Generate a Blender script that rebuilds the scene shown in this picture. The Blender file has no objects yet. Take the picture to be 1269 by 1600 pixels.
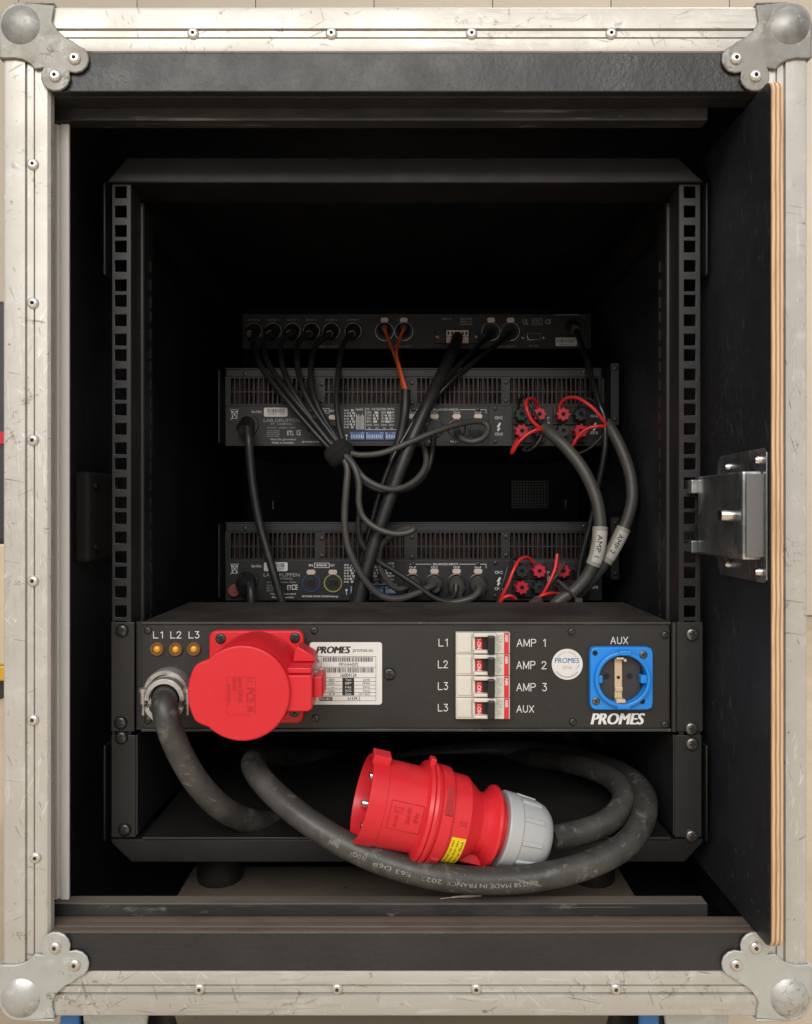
import bpy, bmesh, math, random
from mathutils import Vector, Matrix
random.seed(7)
R = math.radians
# ------------------------------------------------------------------ camera, world, lamps, exposure
HC = 490.0            # camera height above the floor, mm
F, CX, CY = 1200.0, 634.5, 800.0
scene = bpy.context.scene
cam_d = bpy.data.cameras.new('camera'); cam = bpy.data.objects.new('camera', cam_d)
scene.collection.objects.link(cam); scene.camera = cam
cam.location = (0, 0, HC/1000); cam.rotation_euler = (R(90), 0, 0)
cam_d.sensor_fit = 'HORIZONTAL'; cam_d.sensor_width = 36; cam_d.lens = F/1269*36
cam_d.clip_start = 0.02; cam_d.clip_end = 60
w = bpy.data.worlds.new('World'); scene.world = w; w.use_nodes = True
bg = w.node_tree.nodes['Background']; bg.inputs[0].default_value = (1.0, 0.98, 0.955, 1); bg.inputs[1].default_value = 0.62
def area(name, loc, target, sx, sy, power, col):
    l = bpy.data.lights.new(name, 'AREA'); l.shape = 'RECTANGLE'; l.size = sx; l.size_y = sy; l.energy = power; l.color = col
    o = bpy.data.objects.new(name, l); scene.collection.objects.link(o); o.location = loc
    o.rotation_euler = (Vector(target)-Vector(loc)).to_track_quat('-Z', 'Y').to_euler(); return o
area('ceiling_lamp', (-0.5, -2.4, 2.5), (0, 0.6, 0.4), 3.4, 1.6, 114, (1, 0.96, 0.905))
area('ceiling_lamp', (0.9, 1.5, 3.0), (0.6, 2.0, 0.0), 2.4, 0.8, 60, (1, 0.96, 0.905))
vs = scene.view_settings; vs.view_transform = 'Standard'; vs.look = 'None'; vs.exposure = 0; vs.gamma = 1
scene.render.engine = 'CYCLES'; scene.cycles.use_denoising = True; scene.cycles.max_bounces = 8

# ------------------------------------------------------------------ helpers
COL = scene.collection
def P(px, py, d): return Vector(((px-CX)/F*d, d, (CY-py)/F*d))          # image direction + distance -> mm, camera level = 0
def W(v): return Vector((v[0]/1000, v[1]/1000, (v[2]+HC)/1000))
def wm(o):
    if o.parent is None: return o.matrix_basis.copy()
    return wm(o.parent) @ o.matrix_parent_inverse @ o.matrix_basis
def put(o, parent):
    COL.objects.link(o)
    if parent is not None:
        o.parent = parent; o.matrix_parent_inverse = wm(parent).inverted()
    return o
def tag(o, label, cat, group=None, kind=None):
    if label: o['label'] = label
    if cat: o['category'] = cat
    if group: o['group'] = group
    if kind: o['kind'] = kind
    return o
def thing(name, loc, label, cat, group=None):
    o = bpy.data.objects.new(name, None); o.location = W(loc); o.empty_display_size = .02; COL.objects.link(o)
    return tag(o, label, cat, group)
def inst(name, mesh, loc, parent, rot=None, scale=None):
    o = bpy.data.objects.new(name, mesh); o.location = W(loc)
    if rot is not None: o.rotation_euler = rot
    if scale is not None: o.scale = scale
    return put(o, parent)
def catmull(pts, n=8):
    pts = [Vector(p) for p in pts]
    if len(pts) < 3: return pts
    ex = [2*pts[0]-pts[1]] + pts + [2*pts[-1]-pts[-2]]
    out = []
    for i in range(1, len(ex)-2):
        a, b, c, d = ex[i-1:i+3]
        for k in range(n):
            t = k/n
            out.append(.5*((2*b)+(c-a)*t+(2*a-5*b+4*c-d)*t*t+(3*b-a-3*c+d)*t**3))
    out.append(pts[-1]); return out
def frames(path):
    n = len(path); T = []
    for i in range(n):
        t = path[min(i+1, n-1)]-path[max(i-1, 0)]
        T.append(t.normalized() if t.length > 1e-9 else Vector((0, 0, -1)))
    u = T[0].orthogonal().normalized()
    ref = Vector((0, -1, 0)) - T[0]*T[0].dot(Vector((0, -1, 0)))
    if ref.length > .1: u = ref.normalized()
    fr = []
    for t in T:
        u = (u-t*u.dot(t)).normalized(); fr.append((t, u, t.cross(u)))
    return fr
class MB:
    def __init__(s): s.v = []; s.f = []; s.m = []; s.k = 0
    def add(s, vs, fs):
        b = len(s.v); s.v += [Vector(v) for v in vs]
        for f in fs: s.f.append([b+i for i in f]); s.m.append(s.k)
        return s
    def box(s, x0, x1, y0, y1, z0, z1):
        return s.add([(x0,y0,z0),(x1,y0,z0),(x1,y1,z0),(x0,y1,z0),(x0,y0,z1),(x1,y0,z1),(x1,y1,z1),(x0,y1,z1)],
                     [(0,3,2,1),(4,5,6,7),(0,1,5,4),(1,2,6,5),(2,3,7,6),(3,0,4,7)])
    def pbox(s, px0, py0, px1, py1, d0, d1):            # box whose front face at d0 covers this window
        a, b = P(px0, py0, d0), P(px1, py1, d0); return s.box(a.x, b.x, d0, d1, b.z, a.z)
    def quad(s, x0, x1, y, z0, z1): return s.add([(x0,y,z0),(x1,y,z0),(x1,y,z1),(x0,y,z1)], [(0,1,2,3)])
    def prism(s, o, y0, y1):                            # outline of (x, z)
        n = len(o)
        return s.add([(x,y0,z) for x, z in o]+[(x,y1,z) for x, z in o],
                     [tuple(range(n)), tuple(range(2*n-1, n-1, -1))]+[(i,(i+1)%n,n+(i+1)%n,n+i) for i in range(n)])
    def sweep(s, prof, a, b, fn):                       # profile (u,v) extruded from a to b through fn(u,v,t)
        n = len(prof)
        return s.add([fn(u,v,a) for u,v in prof]+[fn(u,v,b) for u,v in prof],
                     [tuple(range(n)), tuple(range(2*n-1,n-1,-1))]+[(i,(i+1)%n,n+(i+1)%n,n+i) for i in range(n)])
    def lathe(s, prof, org, axis, seg=32, mats=None, lobes=None):
        ax = Vector(axis).normalized(); u = ax.orthogonal().normalized()
        up = Vector((0,0,1))-ax*ax.z
        if up.length > .2: u = up.normalized()
        v = ax.cross(u); org = Vector(org); vs = []
        for sx, r in prof:
            for k in range(seg):
                a = 2*math.pi*k/seg; rr = r*(lobes(a) if lobes else 1)
                vs.append(org+ax*sx+(u*math.cos(a)+v*math.sin(a))*rr)
        b = len(s.v); s.v += vs
        for i in range(len(prof)-1):
            for k in range(seg):
                k2 = (k+1)%seg; s.f.append([b+i*seg+k, b+i*seg+k2, b+(i+1)*seg+k2, b+(i+1)*seg+k]); s.m.append(mats[i] if mats else s.k)
        if abs(prof[0][0]-prof[-1][0]) < .35 and prof[0][1] > 1 and prof[-1][1] > 1:      # a ring: closed on itself, open in the middle
            e = b+(len(prof)-1)*seg
            for k in range(seg): k2 = (k+1)%seg; s.f.append([e+k, e+k2, b+k2, b+k]); s.m.append(s.k)
            return s
        s.f.append([b+k for k in range(seg)]); s.m.append(mats[0] if mats else s.k)
        e = b+(len(prof)-1)*seg; s.f.append([e+k for k in range(seg)]); s.m.append(mats[-1] if mats else s.k)
        return s
    def tube(s, path, r, seg=12, n=8, smooth=True):
        path = catmull(path, n) if smooth else [Vector(p) for p in path]
        fr = frames(path); b = len(s.v); N = len(path)
        for i, p in enumerate(path):
            rr = r[i*len(r)//N] if isinstance(r, (list, tuple)) else r
            for k in range(seg):
                a = 2*math.pi*k/seg; s.v.append(p+(fr[i][1]*math.cos(a)+fr[i][2]*math.sin(a))*rr)
        for i in range(N-1):
            for k in range(seg):
                k2 = (k+1)%seg; s.f.append([b+i*seg+k, b+i*seg+k2, b+(i+1)*seg+k2, b+(i+1)*seg+k]); s.m.append(s.k)
        s.f.append([b+k for k in range(seg)]); s.m.append(s.k)
        s.f.append([b+(N-1)*seg+k for k in range(seg)]); s.m.append(s.k)
        return s
    def grid(s, xs, zs, solid, y0, y1):                 # plate with openings: solid(i,j) says whether a cell is filled
        idx = {}
        def vid(i, j, y):
            key = (i, j, y)
            if key not in idx: idx[key] = len(s.v); s.v.append(Vector((xs[i], y, zs[j])))
            return idx[key]
        nx, nz = len(xs)-1, len(zs)-1
        ok = lambda i, j: 0 <= i < nx and 0 <= j < nz and solid(i, j)
        for i in range(nx):
            for j in range(nz):
                if not ok(i, j): continue
                q = [(i,j),(i+1,j),(i+1,j+1),(i,j+1)]
                s.f.append([vid(a,b,y0) for a,b in q]); s.m.append(s.k)
                s.f.append([vid(a,b,y1) for a,b in q[::-1]]); s.m.append(s.k)
                for (di,dj),(p,q2) in (((0,-1),((i,j),(i+1,j))),((1,0),((i+1,j),(i+1,j+1))),((0,1),((i+1,j+1),(i,j+1))),((-1,0),((i,j+1),(i,j)))):
                    if not ok(i+di, j+dj):
                        s.f.append([vid(*p,y1),vid(*q2,y1),vid(*q2,y0),vid(*p,y0)]); s.m.append(s.k)
        return s
    def mesh(s, name, mats, smooth=35, local=False, recalc=True):
        me = bpy.data.meshes.new(name)
        off = 0 if local else HC
        me.from_pydata([(v.x/1000, v.y/1000, (v.z+off)/1000) for v in s.v], [], s.f)
        for m in (mats if isinstance(mats, (list, tuple)) else [mats]): me.materials.append(m)
        for p, k in zip(me.polygons, s.m): p.material_index = k
        if recalc:
            bm = bmesh.new(); bm.from_mesh(me); bmesh.ops.recalc_face_normals(bm, faces=bm.faces); bm.to_mesh(me); bm.free()
        if smooth: me.shade_smooth(); me.set_sharp_from_angle(angle=R(smooth))
        return me
    def build(s, name, mats, parent=None, smooth=35, bev=0, kind=None, recalc=True):
        o = bpy.data.objects.new(name, s.mesh(name, mats, smooth, recalc=recalc)); put(o, parent)
        if bev:
            m = o.modifiers.new('bevel', 'BEVEL'); m.width = bev/1000; m.segments = 2; m.limit_method = 'ANGLE'; m.angle_limit = R(40)
        if kind: o['kind'] = kind
        return o
def rrect(x0, x1, z0, z1, r, n=5):
    out = []
    for cx, cz, a0 in ((x1-r,z1-r,0),(x0+r,z1-r,90),(x0+r,z0+r,180),(x1-r,z0+r,270)):
        for k in range(n+1):
            a = R(a0+90*k/n); out.append((cx+r*math.cos(a), cz+r*math.sin(a)))
    return out
_tc = {}
def glyphs(txt, bold=0, shear=0):
    key = (txt, bold, shear)
    if key not in _tc:
        c = bpy.data.curves.new('t', 'FONT'); c.body = txt; c.resolution_u = 3; c.offset = bold; c.shear = shear
        o = bpy.data.objects.new('t', c); me = bpy.data.meshes.new_from_object(o)
        _tc[key] = ([(v.co.x, v.co.y) for v in me.vertices], [tuple(p.vertices) for p in me.polygons])
        bpy.data.objects.remove(o); bpy.data.curves.remove(c); bpy.data.meshes.remove(me)
    return _tc[key]
def fit(txt, bold=0, shear=0):                          # glyphs scaled to the unit square
    v, f = glyphs(txt, bold, shear)
    xs = [a for a, _ in v]; ys = [b for _, b in v]; x0, y0 = min(xs), min(ys); sx, sy = max(xs)-x0 or 1, max(ys)-y0 or 1
    return [((a-x0)/sx, (b-y0)/sy) for a, b in v], f
def T(mb, txt, px0, py0, px1, py1, d, rot=0, bold=0, shear=0):      # flat print filling a window of the front face at distance d
    if bold:
        e = bold*(py1-py0 if not rot else px1-px0)*1.5
        for k in (-1, 1):
            if rot: T(mb, txt, px0, py0+k*e, px1, py1+k*e, d-.012*(k+1), rot, 0, shear)
            else: T(mb, txt, px0+k*e, py0, px1+k*e, py1, d-.012*(k+1), rot, 0, shear)
        return
    v, f = fit(txt, bold, shear); a, b = P(px0, py0, d), P(px1, py1, d); dx, dz = b.x-a.x, a.z-b.z; out = []
    for s_, t_ in v:
        if rot == 90: u, q = t_, 1-s_          # reads downwards
        elif rot == -90: u, q = 1-t_, s_       # reads upwards
        elif rot == 180: u, q = 1-s_, 1-t_
        else: u, q = s_, t_
        out.append((a.x+u*dx, d, b.z+q*dz))
    mb.add(out, f)
def bars(mb, px0, py0, px1, py1, d, n=34):
    a, b = P(px0, py0, d), P(px1, py1, d); wdt = b.x-a.x; x = a.x
    u = wdt/(n*2.4)
    while x < b.x-u*2.5:
        t = random.choice((1,1,1.6,2.4))*u; mb.quad(x, x+t, d, b.z, a.z); x += t+random.choice((1,1,1.5,2))*u
STROKE = {'L': [[(0,1),(0,0),(.6,0)]], '1': [[(.1,.8),(.32,1),(.32,0)]],
 'A': [[(0,0),(.35,1),(.7,0)],[(.13,.35),(.57,.35)]], 'M': [[(0,0),(0,1),(.38,.1),(.76,1),(.76,0)]],
 'P': [[(0,0),(0,1),(.4,1),(.56,.93),(.62,.76),(.56,.58),(.4,.5),(0,.5)]],
 'U': [[(0,1),(0,.3),(.08,.1),(.3,0),(.5,.1),(.6,.3),(.6,1)]], 'X': [[(0,0),(.62,1)],[(0,1),(.62,0)]],
 '2': [[(.02,.75),(.08,.92),(.28,1),(.5,.92),(.56,.75),(.48,.55),(0,0),(.6,0)]],
 '3': [[(.05,1),(.55,1),(.26,.62),(.45,.58),(.58,.42),(.57,.2),(.42,.03),(.2,0),(.02,.15)]], ' ': []}
def engrave(mb, txt, px0, py0, px1, py1, d, r=.36):
    adv = [max([p[0] for s in STROKE[c] for p in s] or [.45]) for c in txt]; tot = sum(adv)+.26*(len(txt)-1); x = 0
    a, b = P(px0, py0, d), P(px1, py1, d)
    for c, w_ in zip(txt, adv):
        for s in STROKE[c]:
            q = [Vector((a.x+(x+p[0])/tot*(b.x-a.x), d, b.z+p[1]*(a.z-b.z))) for p in s]
            for i in range(len(q)-1):
                e_ = (q[i+1]-q[i]).normalized()*r*.7; mb.tube([q[i]-e_, q[i+1]+e_], r, 6, smooth=False)
        x += w_+.26

# ------------------------------------------------------------------ materials
def mat(name, col, rough=.5, metal=0, spec=.5, n=None, bump=None, rvar=0, stretch=None, trans=0, coat=0, emit=None):
    """n: list of (scale, colour, low, high, detail) layers blended over the base where noise lies between low and high"""
    m = bpy.data.materials.new(name); m.use_nodes = True; nt = m.node_tree; N = nt.nodes; L = nt.links; b = N['Principled BSDF']
    b.inputs['Base Color'].default_value = (*col, 1); b.inputs['Roughness'].default_value = rough; b.inputs['Metallic'].default_value = metal
    b.inputs['Specular IOR Level'].default_value = spec; b.inputs['Transmission Weight'].default_value = trans; b.inputs['Coat Weight'].default_value = coat
    tc = N.new('ShaderNodeTexCoord'); mp = N.new('ShaderNodeMapping'); L.new(tc.outputs['Object'], mp.inputs[0])
    if stretch: mp.inputs['Scale'].default_value = stretch
    def noise(sc, det, sep=0):
        t = N.new('ShaderNodeTexNoise'); t.inputs['Scale'].default_value = sc; t.inputs['Detail'].default_value = det; t.inputs['Roughness'].default_value = .62
        L.new(mp.outputs[0], t.inputs['Vector']); return t
    cur = None
    for sc, c2, lo, hi, det in (n or []):
        t = noise(sc, det); mr = N.new('ShaderNodeMapRange'); mr.inputs[1].default_value = lo; mr.inputs[2].default_value = hi; L.new(t.outputs['Fac'], mr.inputs[0])
        mx = N.new('ShaderNodeMix'); mx.data_type = 'RGBA'; L.new(mr.outputs[0], mx.inputs[0])
        if cur is None: mx.inputs[6].default_value = (*col, 1)
        else: L.new(cur, mx.inputs[6])
        mx.inputs[7].default_value = (*c2, 1); cur = mx.outputs[2]
    if cur is not None: L.new(cur, b.inputs['Base Color'])
    if rvar:
        t = noise(35, 5); mr = N.new('ShaderNodeMapRange'); mr.inputs[1].default_value = .3; mr.inputs[2].default_value = .7
        mr.inputs[3].default_value = max(.02, rough-rvar); mr.inputs[4].default_value = min(1, rough+rvar); L.new(t.outputs['Fac'], mr.inputs[0]); L.new(mr.outputs[0], b.inputs['Roughness'])
    if bump:
        t = noise(bump[0], 4); bp = N.new('ShaderNodeBump'); bp.inputs['Strength'].default_value = bump[1]; bp.inputs['Distance'].default_value = bump[2] if len(bump) > 2 else .0005
        L.new(t.outputs['Fac'], bp.inputs['Height']); L.new(bp.outputs[0], b.inputs['Normal'])
    if emit: b.inputs['Emission Color'].default_value = (*emit[:3], 1); b.inputs['Emission Strength'].default_value = emit[3]
    m['bsdf'] = 1
    return m
def scratches(m, dark, scale=26, mask=9, thr=.56, width=.035):
    nt = m.node_tree; N = nt.nodes; L = nt.links; b = N['Principled BSDF']
    tc = N.new('ShaderNodeTexCoord')
    nd = N.new('ShaderNodeTexNoise'); nd.inputs['Scale'].default_value = 55; nd.inputs['Detail'].default_value = 9; nd.inputs['Roughness'].default_value = .7; L.new(tc.outputs['Object'], nd.inputs['Vector'])
    va = N.new('ShaderNodeVectorMath'); va.operation = 'MULTIPLY_ADD'; va.inputs[1].default_value = (.03,)*3; L.new(nd.outputs['Color'], va.inputs[0]); L.new(tc.outputs['Object'], va.inputs[2])
    vo = N.new('ShaderNodeTexVoronoi'); vo.feature = 'DISTANCE_TO_EDGE'; vo.inputs['Scale'].default_value = scale; L.new(va.outputs[0], vo.inputs['Vector'])
    r1 = N.new('ShaderNodeMapRange'); r1.inputs[1].default_value = width; r1.inputs[2].default_value = 0; L.new(vo.outputs['Distance'], r1.inputs[0])
    nm = N.new('ShaderNodeTexNoise'); nm.inputs['Scale'].default_value = mask; nm.inputs['Detail'].default_value = 7; nm.inputs['Roughness'].default_value = .7; L.new(tc.outputs['Object'], nm.inputs['Vector'])
    r2 = N.new('ShaderNodeMapRange'); r2.inputs[1].default_value = thr; r2.inputs[2].default_value = thr+.06; L.new(nm.outputs['Fac'], r2.inputs[0])
    mu = N.new('ShaderNodeMath'); mu.operation = 'MULTIPLY'; L.new(r1.outputs[0], mu.inputs[0]); L.new(r2.outputs[0], mu.inputs[1])
    mx = N.new('ShaderNodeMix'); mx.data_type = 'RGBA'; L.new(mu.outputs[0], mx.inputs[0]); mx.inputs[7].default_value = (*dark, 1)
    bc = b.inputs['Base Color']
    if bc.is_linked: L.new(bc.links[0].from_socket, mx.inputs[6])
    else: mx.inputs[6].default_value = bc.default_value
    L.new(mx.outputs[2], bc); return m
def streaks(m, dark, ang, thr=.66, mask=14, amount=.8, scale=(420,420,9)):
    nt = m.node_tree; N = nt.nodes; L = nt.links; b = N['Principled BSDF']
    tc = N.new('ShaderNodeTexCoord'); m0 = N.new('ShaderNodeMapping'); m0.inputs['Rotation'].default_value = (.13, R(ang), .07); L.new(tc.outputs['Object'], m0.inputs[0])
    mp = N.new('ShaderNodeMapping'); mp.inputs['Scale'].default_value = scale; L.new(m0.outputs[0], mp.inputs[0])
    t = N.new('ShaderNodeTexNoise'); t.inputs['Scale'].default_value = 1; t.inputs['Detail'].default_value = 2; L.new(mp.outputs[0], t.inputs['Vector'])
    r1 = N.new('ShaderNodeMapRange'); r1.inputs[1].default_value = thr; r1.inputs[2].default_value = thr+.035; r1.inputs[4].default_value = amount; L.new(t.outputs['Fac'], r1.inputs[0])
    nm = N.new('ShaderNodeTexNoise'); nm.inputs['Scale'].default_value = mask; nm.inputs['Detail'].default_value = 6; L.new(m0.outputs[0], nm.inputs['Vector'])
    r2 = N.new('ShaderNodeMapRange'); r2.inputs[1].default_value = .5; r2.inputs[2].default_value = .56; L.new(nm.outputs['Fac'], r2.inputs[0])
    mu = N.new('ShaderNodeMath'); mu.operation = 'MULTIPLY'; L.new(r1.outputs[0], mu.inputs[0]); L.new(r2.outputs[0], mu.inputs[1])
    mx = N.new('ShaderNodeMix'); mx.data_type = 'RGBA'; L.new(mu.outputs[0], mx.inputs[0]); mx.inputs[7].default_value = (*dark, 1)
    bc = b.inputs['Base Color']
    if bc.is_linked: L.new(bc.links[0].from_socket, mx.inputs[6])
    else: mx.inputs[6].default_value = bc.default_value
    L.new(mx.outputs[2], bc); return m
def banded(name, axis, period, cols, rough=.7):
    """plywood edge: veneers stacked along one axis, with grain"""
    m = bpy.data.materials.new(name); m.use_nodes = True; nt = m.node_tree; N = nt.nodes; L = nt.links; b = N['Principled BSDF']; b.inputs['Roughness'].default_value = rough
    tc = N.new('ShaderNodeTexCoord'); sp = N.new('ShaderNodeSeparateXYZ'); L.new(tc.outputs['Object'], sp.inputs[0])
    nn = N.new('ShaderNodeTexNoise'); nn.inputs['Scale'].default_value = 30; nn.inputs['Detail'].default_value = 6; L.new(tc.outputs['Object'], nn.inputs['Vector'])
    ma = N.new('ShaderNodeMath'); ma.operation = 'MULTIPLY_ADD'; ma.inputs[1].default_value = .0016; L.new(nn.outputs['Fac'], ma.inputs[0]); L.new(sp.outputs[axis], ma.inputs[2])
    dv = N.new('ShaderNodeMath'); dv.operation = 'DIVIDE'; dv.inputs[1].default_value = period/1000; L.new(ma.outputs[0], dv.inputs[0])
    fr = N.new('ShaderNodeMath'); fr.operation = 'FRACT'; L.new(dv.outputs[0], fr.inputs[0])
    rp = N.new('ShaderNodeValToRGB'); e = rp.color_ramp.elements; e[0].color = (*cols[0], 1); e[0].position = .30; e[1].color = (*cols[1], 1); e[1].position = .46
    x = rp.color_ramp.elements.new(.88); x.color = (*cols[1], 1); x = rp.color_ramp.elements.new(1); x.color = (*cols[0], 1); L.new(fr.outputs[0], rp.inputs[0])
    n2 = N.new('ShaderNodeTexNoise'); n2.inputs['Scale'].default_value = 60; n2.inputs['Detail'].default_value = 8
    mp = N.new('ShaderNodeMapping'); mp.inputs['Scale'].default_value = (6, 1, .6) if axis == 0 else (.5, 1, 6); L.new(tc.outputs['Object'], mp.inputs[0]); L.new(mp.outputs[0], n2.inputs['Vector'])
    mr = N.new('ShaderNodeMapRange'); mr.inputs[1].default_value = .5; mr.inputs[2].default_value = .75; mr.inputs[4].default_value = .55; L.new(n2.outputs['Fac'], mr.inputs[0])
    mx = N.new('ShaderNodeMix'); mx.data_type = 'RGBA'; L.new(mr.outputs[0], mx.inputs[0]); L.new(rp.outputs[0], mx.inputs[6]); mx.inputs[7].default_value = (*cols[2], 1); L.new(mx.outputs[2], b.inputs['Base Color'])
    bp = N.new('ShaderNodeBump'); bp.inputs['Strength'].default_value = .4; bp.inputs['Distance'].default_value = .0004; L.new(n2.outputs['Fac'], bp.inputs['Height']); L.new(bp.outputs[0], b.inputs['Normal'])
    return m
M = {}
def aluminium(name, brush):
    m = mat(name, (.545,.525,.49), .5, .42, n=[(5,(.50,.48,.445),.42,.72,8),(70,(.60,.585,.56),.55,.72,6),(130,(.22,.195,.165),.665,.73,7)], rvar=.13, bump=(60,.16,.0008))
    streaks(m, (.42,.40,.37), 0, .53, 4, .5, brush); streaks(m, (.70,.69,.67), 0, .60, 6, .5, brush)
    scratches(m, (.18,.155,.13), 75, 30, .58, .06)
    for an_, th_, c_ in ((18,.672,(.18,.16,.14)),(-63,.68,(.20,.18,.155)),(80,.68,(.17,.15,.13)),(-22,.675,(.78,.77,.75)),(49,.685,(.76,.75,.73))): streaks(m, c_, an_, th_, 17, .65, (520,520,16))
    return m
M['alu_v'] = aluminium('aluminium_upright', (330,330,2)); M['alu_h'] = aluminium('aluminium_crosspiece', (2,330,330))
M['alu_lifted'] = mat('aluminium_channel', (.86,.835,.79), .42, .22, n=[(14,(.55,.50,.45),.5,.75,5)], rvar=.08, stretch=(1,1,.15))  # base colour raised to make up for the shade the channel sits in
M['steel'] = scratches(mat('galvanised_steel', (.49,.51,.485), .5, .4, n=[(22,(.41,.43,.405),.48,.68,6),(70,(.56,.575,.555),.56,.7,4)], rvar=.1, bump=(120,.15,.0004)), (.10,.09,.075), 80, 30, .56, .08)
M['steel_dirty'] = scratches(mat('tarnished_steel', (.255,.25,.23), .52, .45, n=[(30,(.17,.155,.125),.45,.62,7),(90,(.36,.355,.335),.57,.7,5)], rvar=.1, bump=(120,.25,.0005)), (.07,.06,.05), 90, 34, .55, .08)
M['zinc'] = mat('zinc_plate', (.25,.27,.275), .3, .85, n=[(60,(.15,.16,.165),.48,.66,7),(38,(.62,.63,.63),.55,.66,9)], rvar=.14, stretch=(1,1,.5))
M['endplate'] = mat('dull_zinc', (.17,.165,.165), .45, .5, n=[(20,(.14,.135,.13),.45,.7,4)])
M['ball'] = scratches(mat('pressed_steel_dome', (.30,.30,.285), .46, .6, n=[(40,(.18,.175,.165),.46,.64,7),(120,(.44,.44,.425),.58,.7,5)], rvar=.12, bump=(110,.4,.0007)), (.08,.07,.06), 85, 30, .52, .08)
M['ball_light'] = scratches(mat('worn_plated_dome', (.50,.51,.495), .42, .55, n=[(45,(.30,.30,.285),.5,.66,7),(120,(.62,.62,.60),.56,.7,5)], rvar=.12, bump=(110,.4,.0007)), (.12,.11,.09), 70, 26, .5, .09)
M['rivet'] = mat('rivet_alu', (.70,.68,.65), .3, .85)
M['hole'] = mat('recess_shade', (.012,.011,.01), .8)  # near-black that paints the dark inside recesses and openings
M['phenolic'] = mat('black_phenolic_ply', (.020,.0205,.022), .42, n=[(7,(.031,.030,.030),.5,.7,6),(160,(.10,.095,.09),.74,.8,3)], bump=(260,.55,.0012), rvar=.1)
M['phen_in'] = streaks(streaks(mat('black_phenolic_inside', (.0125,.0145,.019), .46, n=[(6,(.030,.0305,.032),.44,.74,8),(150,(.06,.057,.052),.735,.79,3)], bump=(120,.2,.0006), rvar=.08), (.05,.05,.05), 12, .63, 7, .6, (300,300,10)), (.07,.068,.065), -40, .65, 9, .6, (300,300,14))  # base tinted bluish to paint lifted interior shadow; pale layers are smudges
M['lifted_dark'] = mat('blue_lifted_black', (.017,.021,.029), .85)  # bluish tone paints the hazy lift of the deep interior blacks
M['powder'] = mat('black_powder_coat', (.0165,.0165,.0175), .42, n=[(12,(.022,.022,.022),.5,.7,5),(240,(.055,.052,.05),.72,.8,2)], bump=(900,.12,.0002), rvar=.06)
M['beam'] = mat('black_beam_paint', (.0065,.0068,.0076), .46, n=[(12,(.014,.014,.0145),.5,.7,5),(240,(.05,.048,.045),.73,.8,2)], bump=(900,.12,.0002), rvar=.06)
M['panel'] = streaks(streaks(mat('anodised_panel', (.0195,.0188,.0186), .45, n=[(14,(.0235,.0228,.022),.45,.7,5),(300,(.07,.068,.065),.75,.82,2)], bump=(1100,.1,.0002), rvar=.09), (.055,.053,.05), 25, .69, 12, .5, (380,380,14)), (.05,.048,.046), -60, .69, 13, .5, (380,380,18))
M['dusty'] = mat('dusty_black_metal', (.026,.023,.021), .5, n=[(16,(.060,.051,.044),.42,.68,9),(140,(.15,.13,.11),.63,.76,6)], bump=(500,.12,.0003))
M['traydark'] = mat('tray_paint', (.011,.0108,.0105), .5, n=[(10,(.024,.022,.020),.5,.75,8)])
M['amp'] = mat('amp_black', (.0108,.011,.0118), .46, n=[(20,(.0138,.0138,.0145),.5,.7,5)], bump=(900,.08,.0002))
M['ampin'] = mat('copper_heatsink', (.055,.026,.016), .5, .5, n=[(45,(.012,.010,.010),.45,.62,4),(25,(.16,.08,.045),.62,.75,3)])
M['screw'] = mat('black_screw', (.06,.06,.06), .32, .8, n=[(300,(.14,.135,.13),.5,.7,3)])
M['screw_s'] = mat('worn_screw', (.17,.165,.155), .32, .9, n=[(300,(.30,.29,.27),.5,.7,3)])
M['red'] = mat('red_plastic', (.62,.016,.026), .36, spec=.45, n=[(8,(.67,.024,.034),.4,.7,4)], bump=(700,.03,.0002), rvar=.05)
streaks(streaks(M['red'], (.70,.10,.10), 30, .69, 20, .35, (400,400,14)), (.30,.02,.025), -55, .70, 16, .35, (400,400,16))
M['red_relief_shade'] = mat('red_shaded_relief', (.40,.010,.016), .4)  # darker red paints the shading of embossed letters and collar slots
M['blue'] = mat('blue_plastic', (.012,.235,.74), .34, n=[(10,(.016,.26,.78),.4,.7,3)], rvar=.04)
M['black'] = mat('black_plastic', (.014,.014,.015), .4)
M['socketface'] = mat('charcoal_plastic', (.034,.034,.036), .4)
M['cream'] = mat('cream_plastic', (.66,.645,.575), .42, n=[(30,(.60,.58,.51),.5,.7,4)])
M['white'] = mat('white_print', (.78,.78,.77), .55)
M['offw'] = mat('label_white', (.72,.71,.69), .45, n=[(40,(.66,.65,.62),.5,.7,4)])
M['ink'] = mat('black_ink', (.02,.02,.02), .5)
M['grey_ink'] = mat('grey_print', (.38,.38,.39), .55)
M['faint_ink'] = mat('worn_cable_print', (.27,.262,.25), .6, n=[(220,(.12,.115,.11),.5,.62,4)])
M['blue_ink'] = mat('blue_ink', (.03,.14,.40), .5)
M['dipblue'] = mat('dip_blue', (.03,.12,.40), .4)
M['ring_dipblue'] = mat('blue_ring', (.025,.05,.15), .4)
M['ring_yellow'] = mat('yellow_ring', (.36,.32,.08), .4)
M['dullred'] = mat('dull_red_button', (.24,.055,.05), .5)
M['slip'] = mat('paper_slip', (.52,.51,.48), .6)
M['amber'] = mat('amber_lens', (.80,.36,.015), .18, spec=.6, coat=.5)
M['amber_d'] = mat('amber_bezel', (.17,.085,.028), .2, spec=.6, coat=.4)
M['cast'] = mat('cast_zinc', (.50,.49,.47), .42, .8, n=[(120,(.34,.33,.32),.5,.66,4)], bump=(400,.25,.0004))
M['brass'] = mat('brass_strip', (.66,.52,.36), .4, .35)
M['nickel'] = mat('nickel', (.68,.66,.62), .22, 1)
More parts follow.
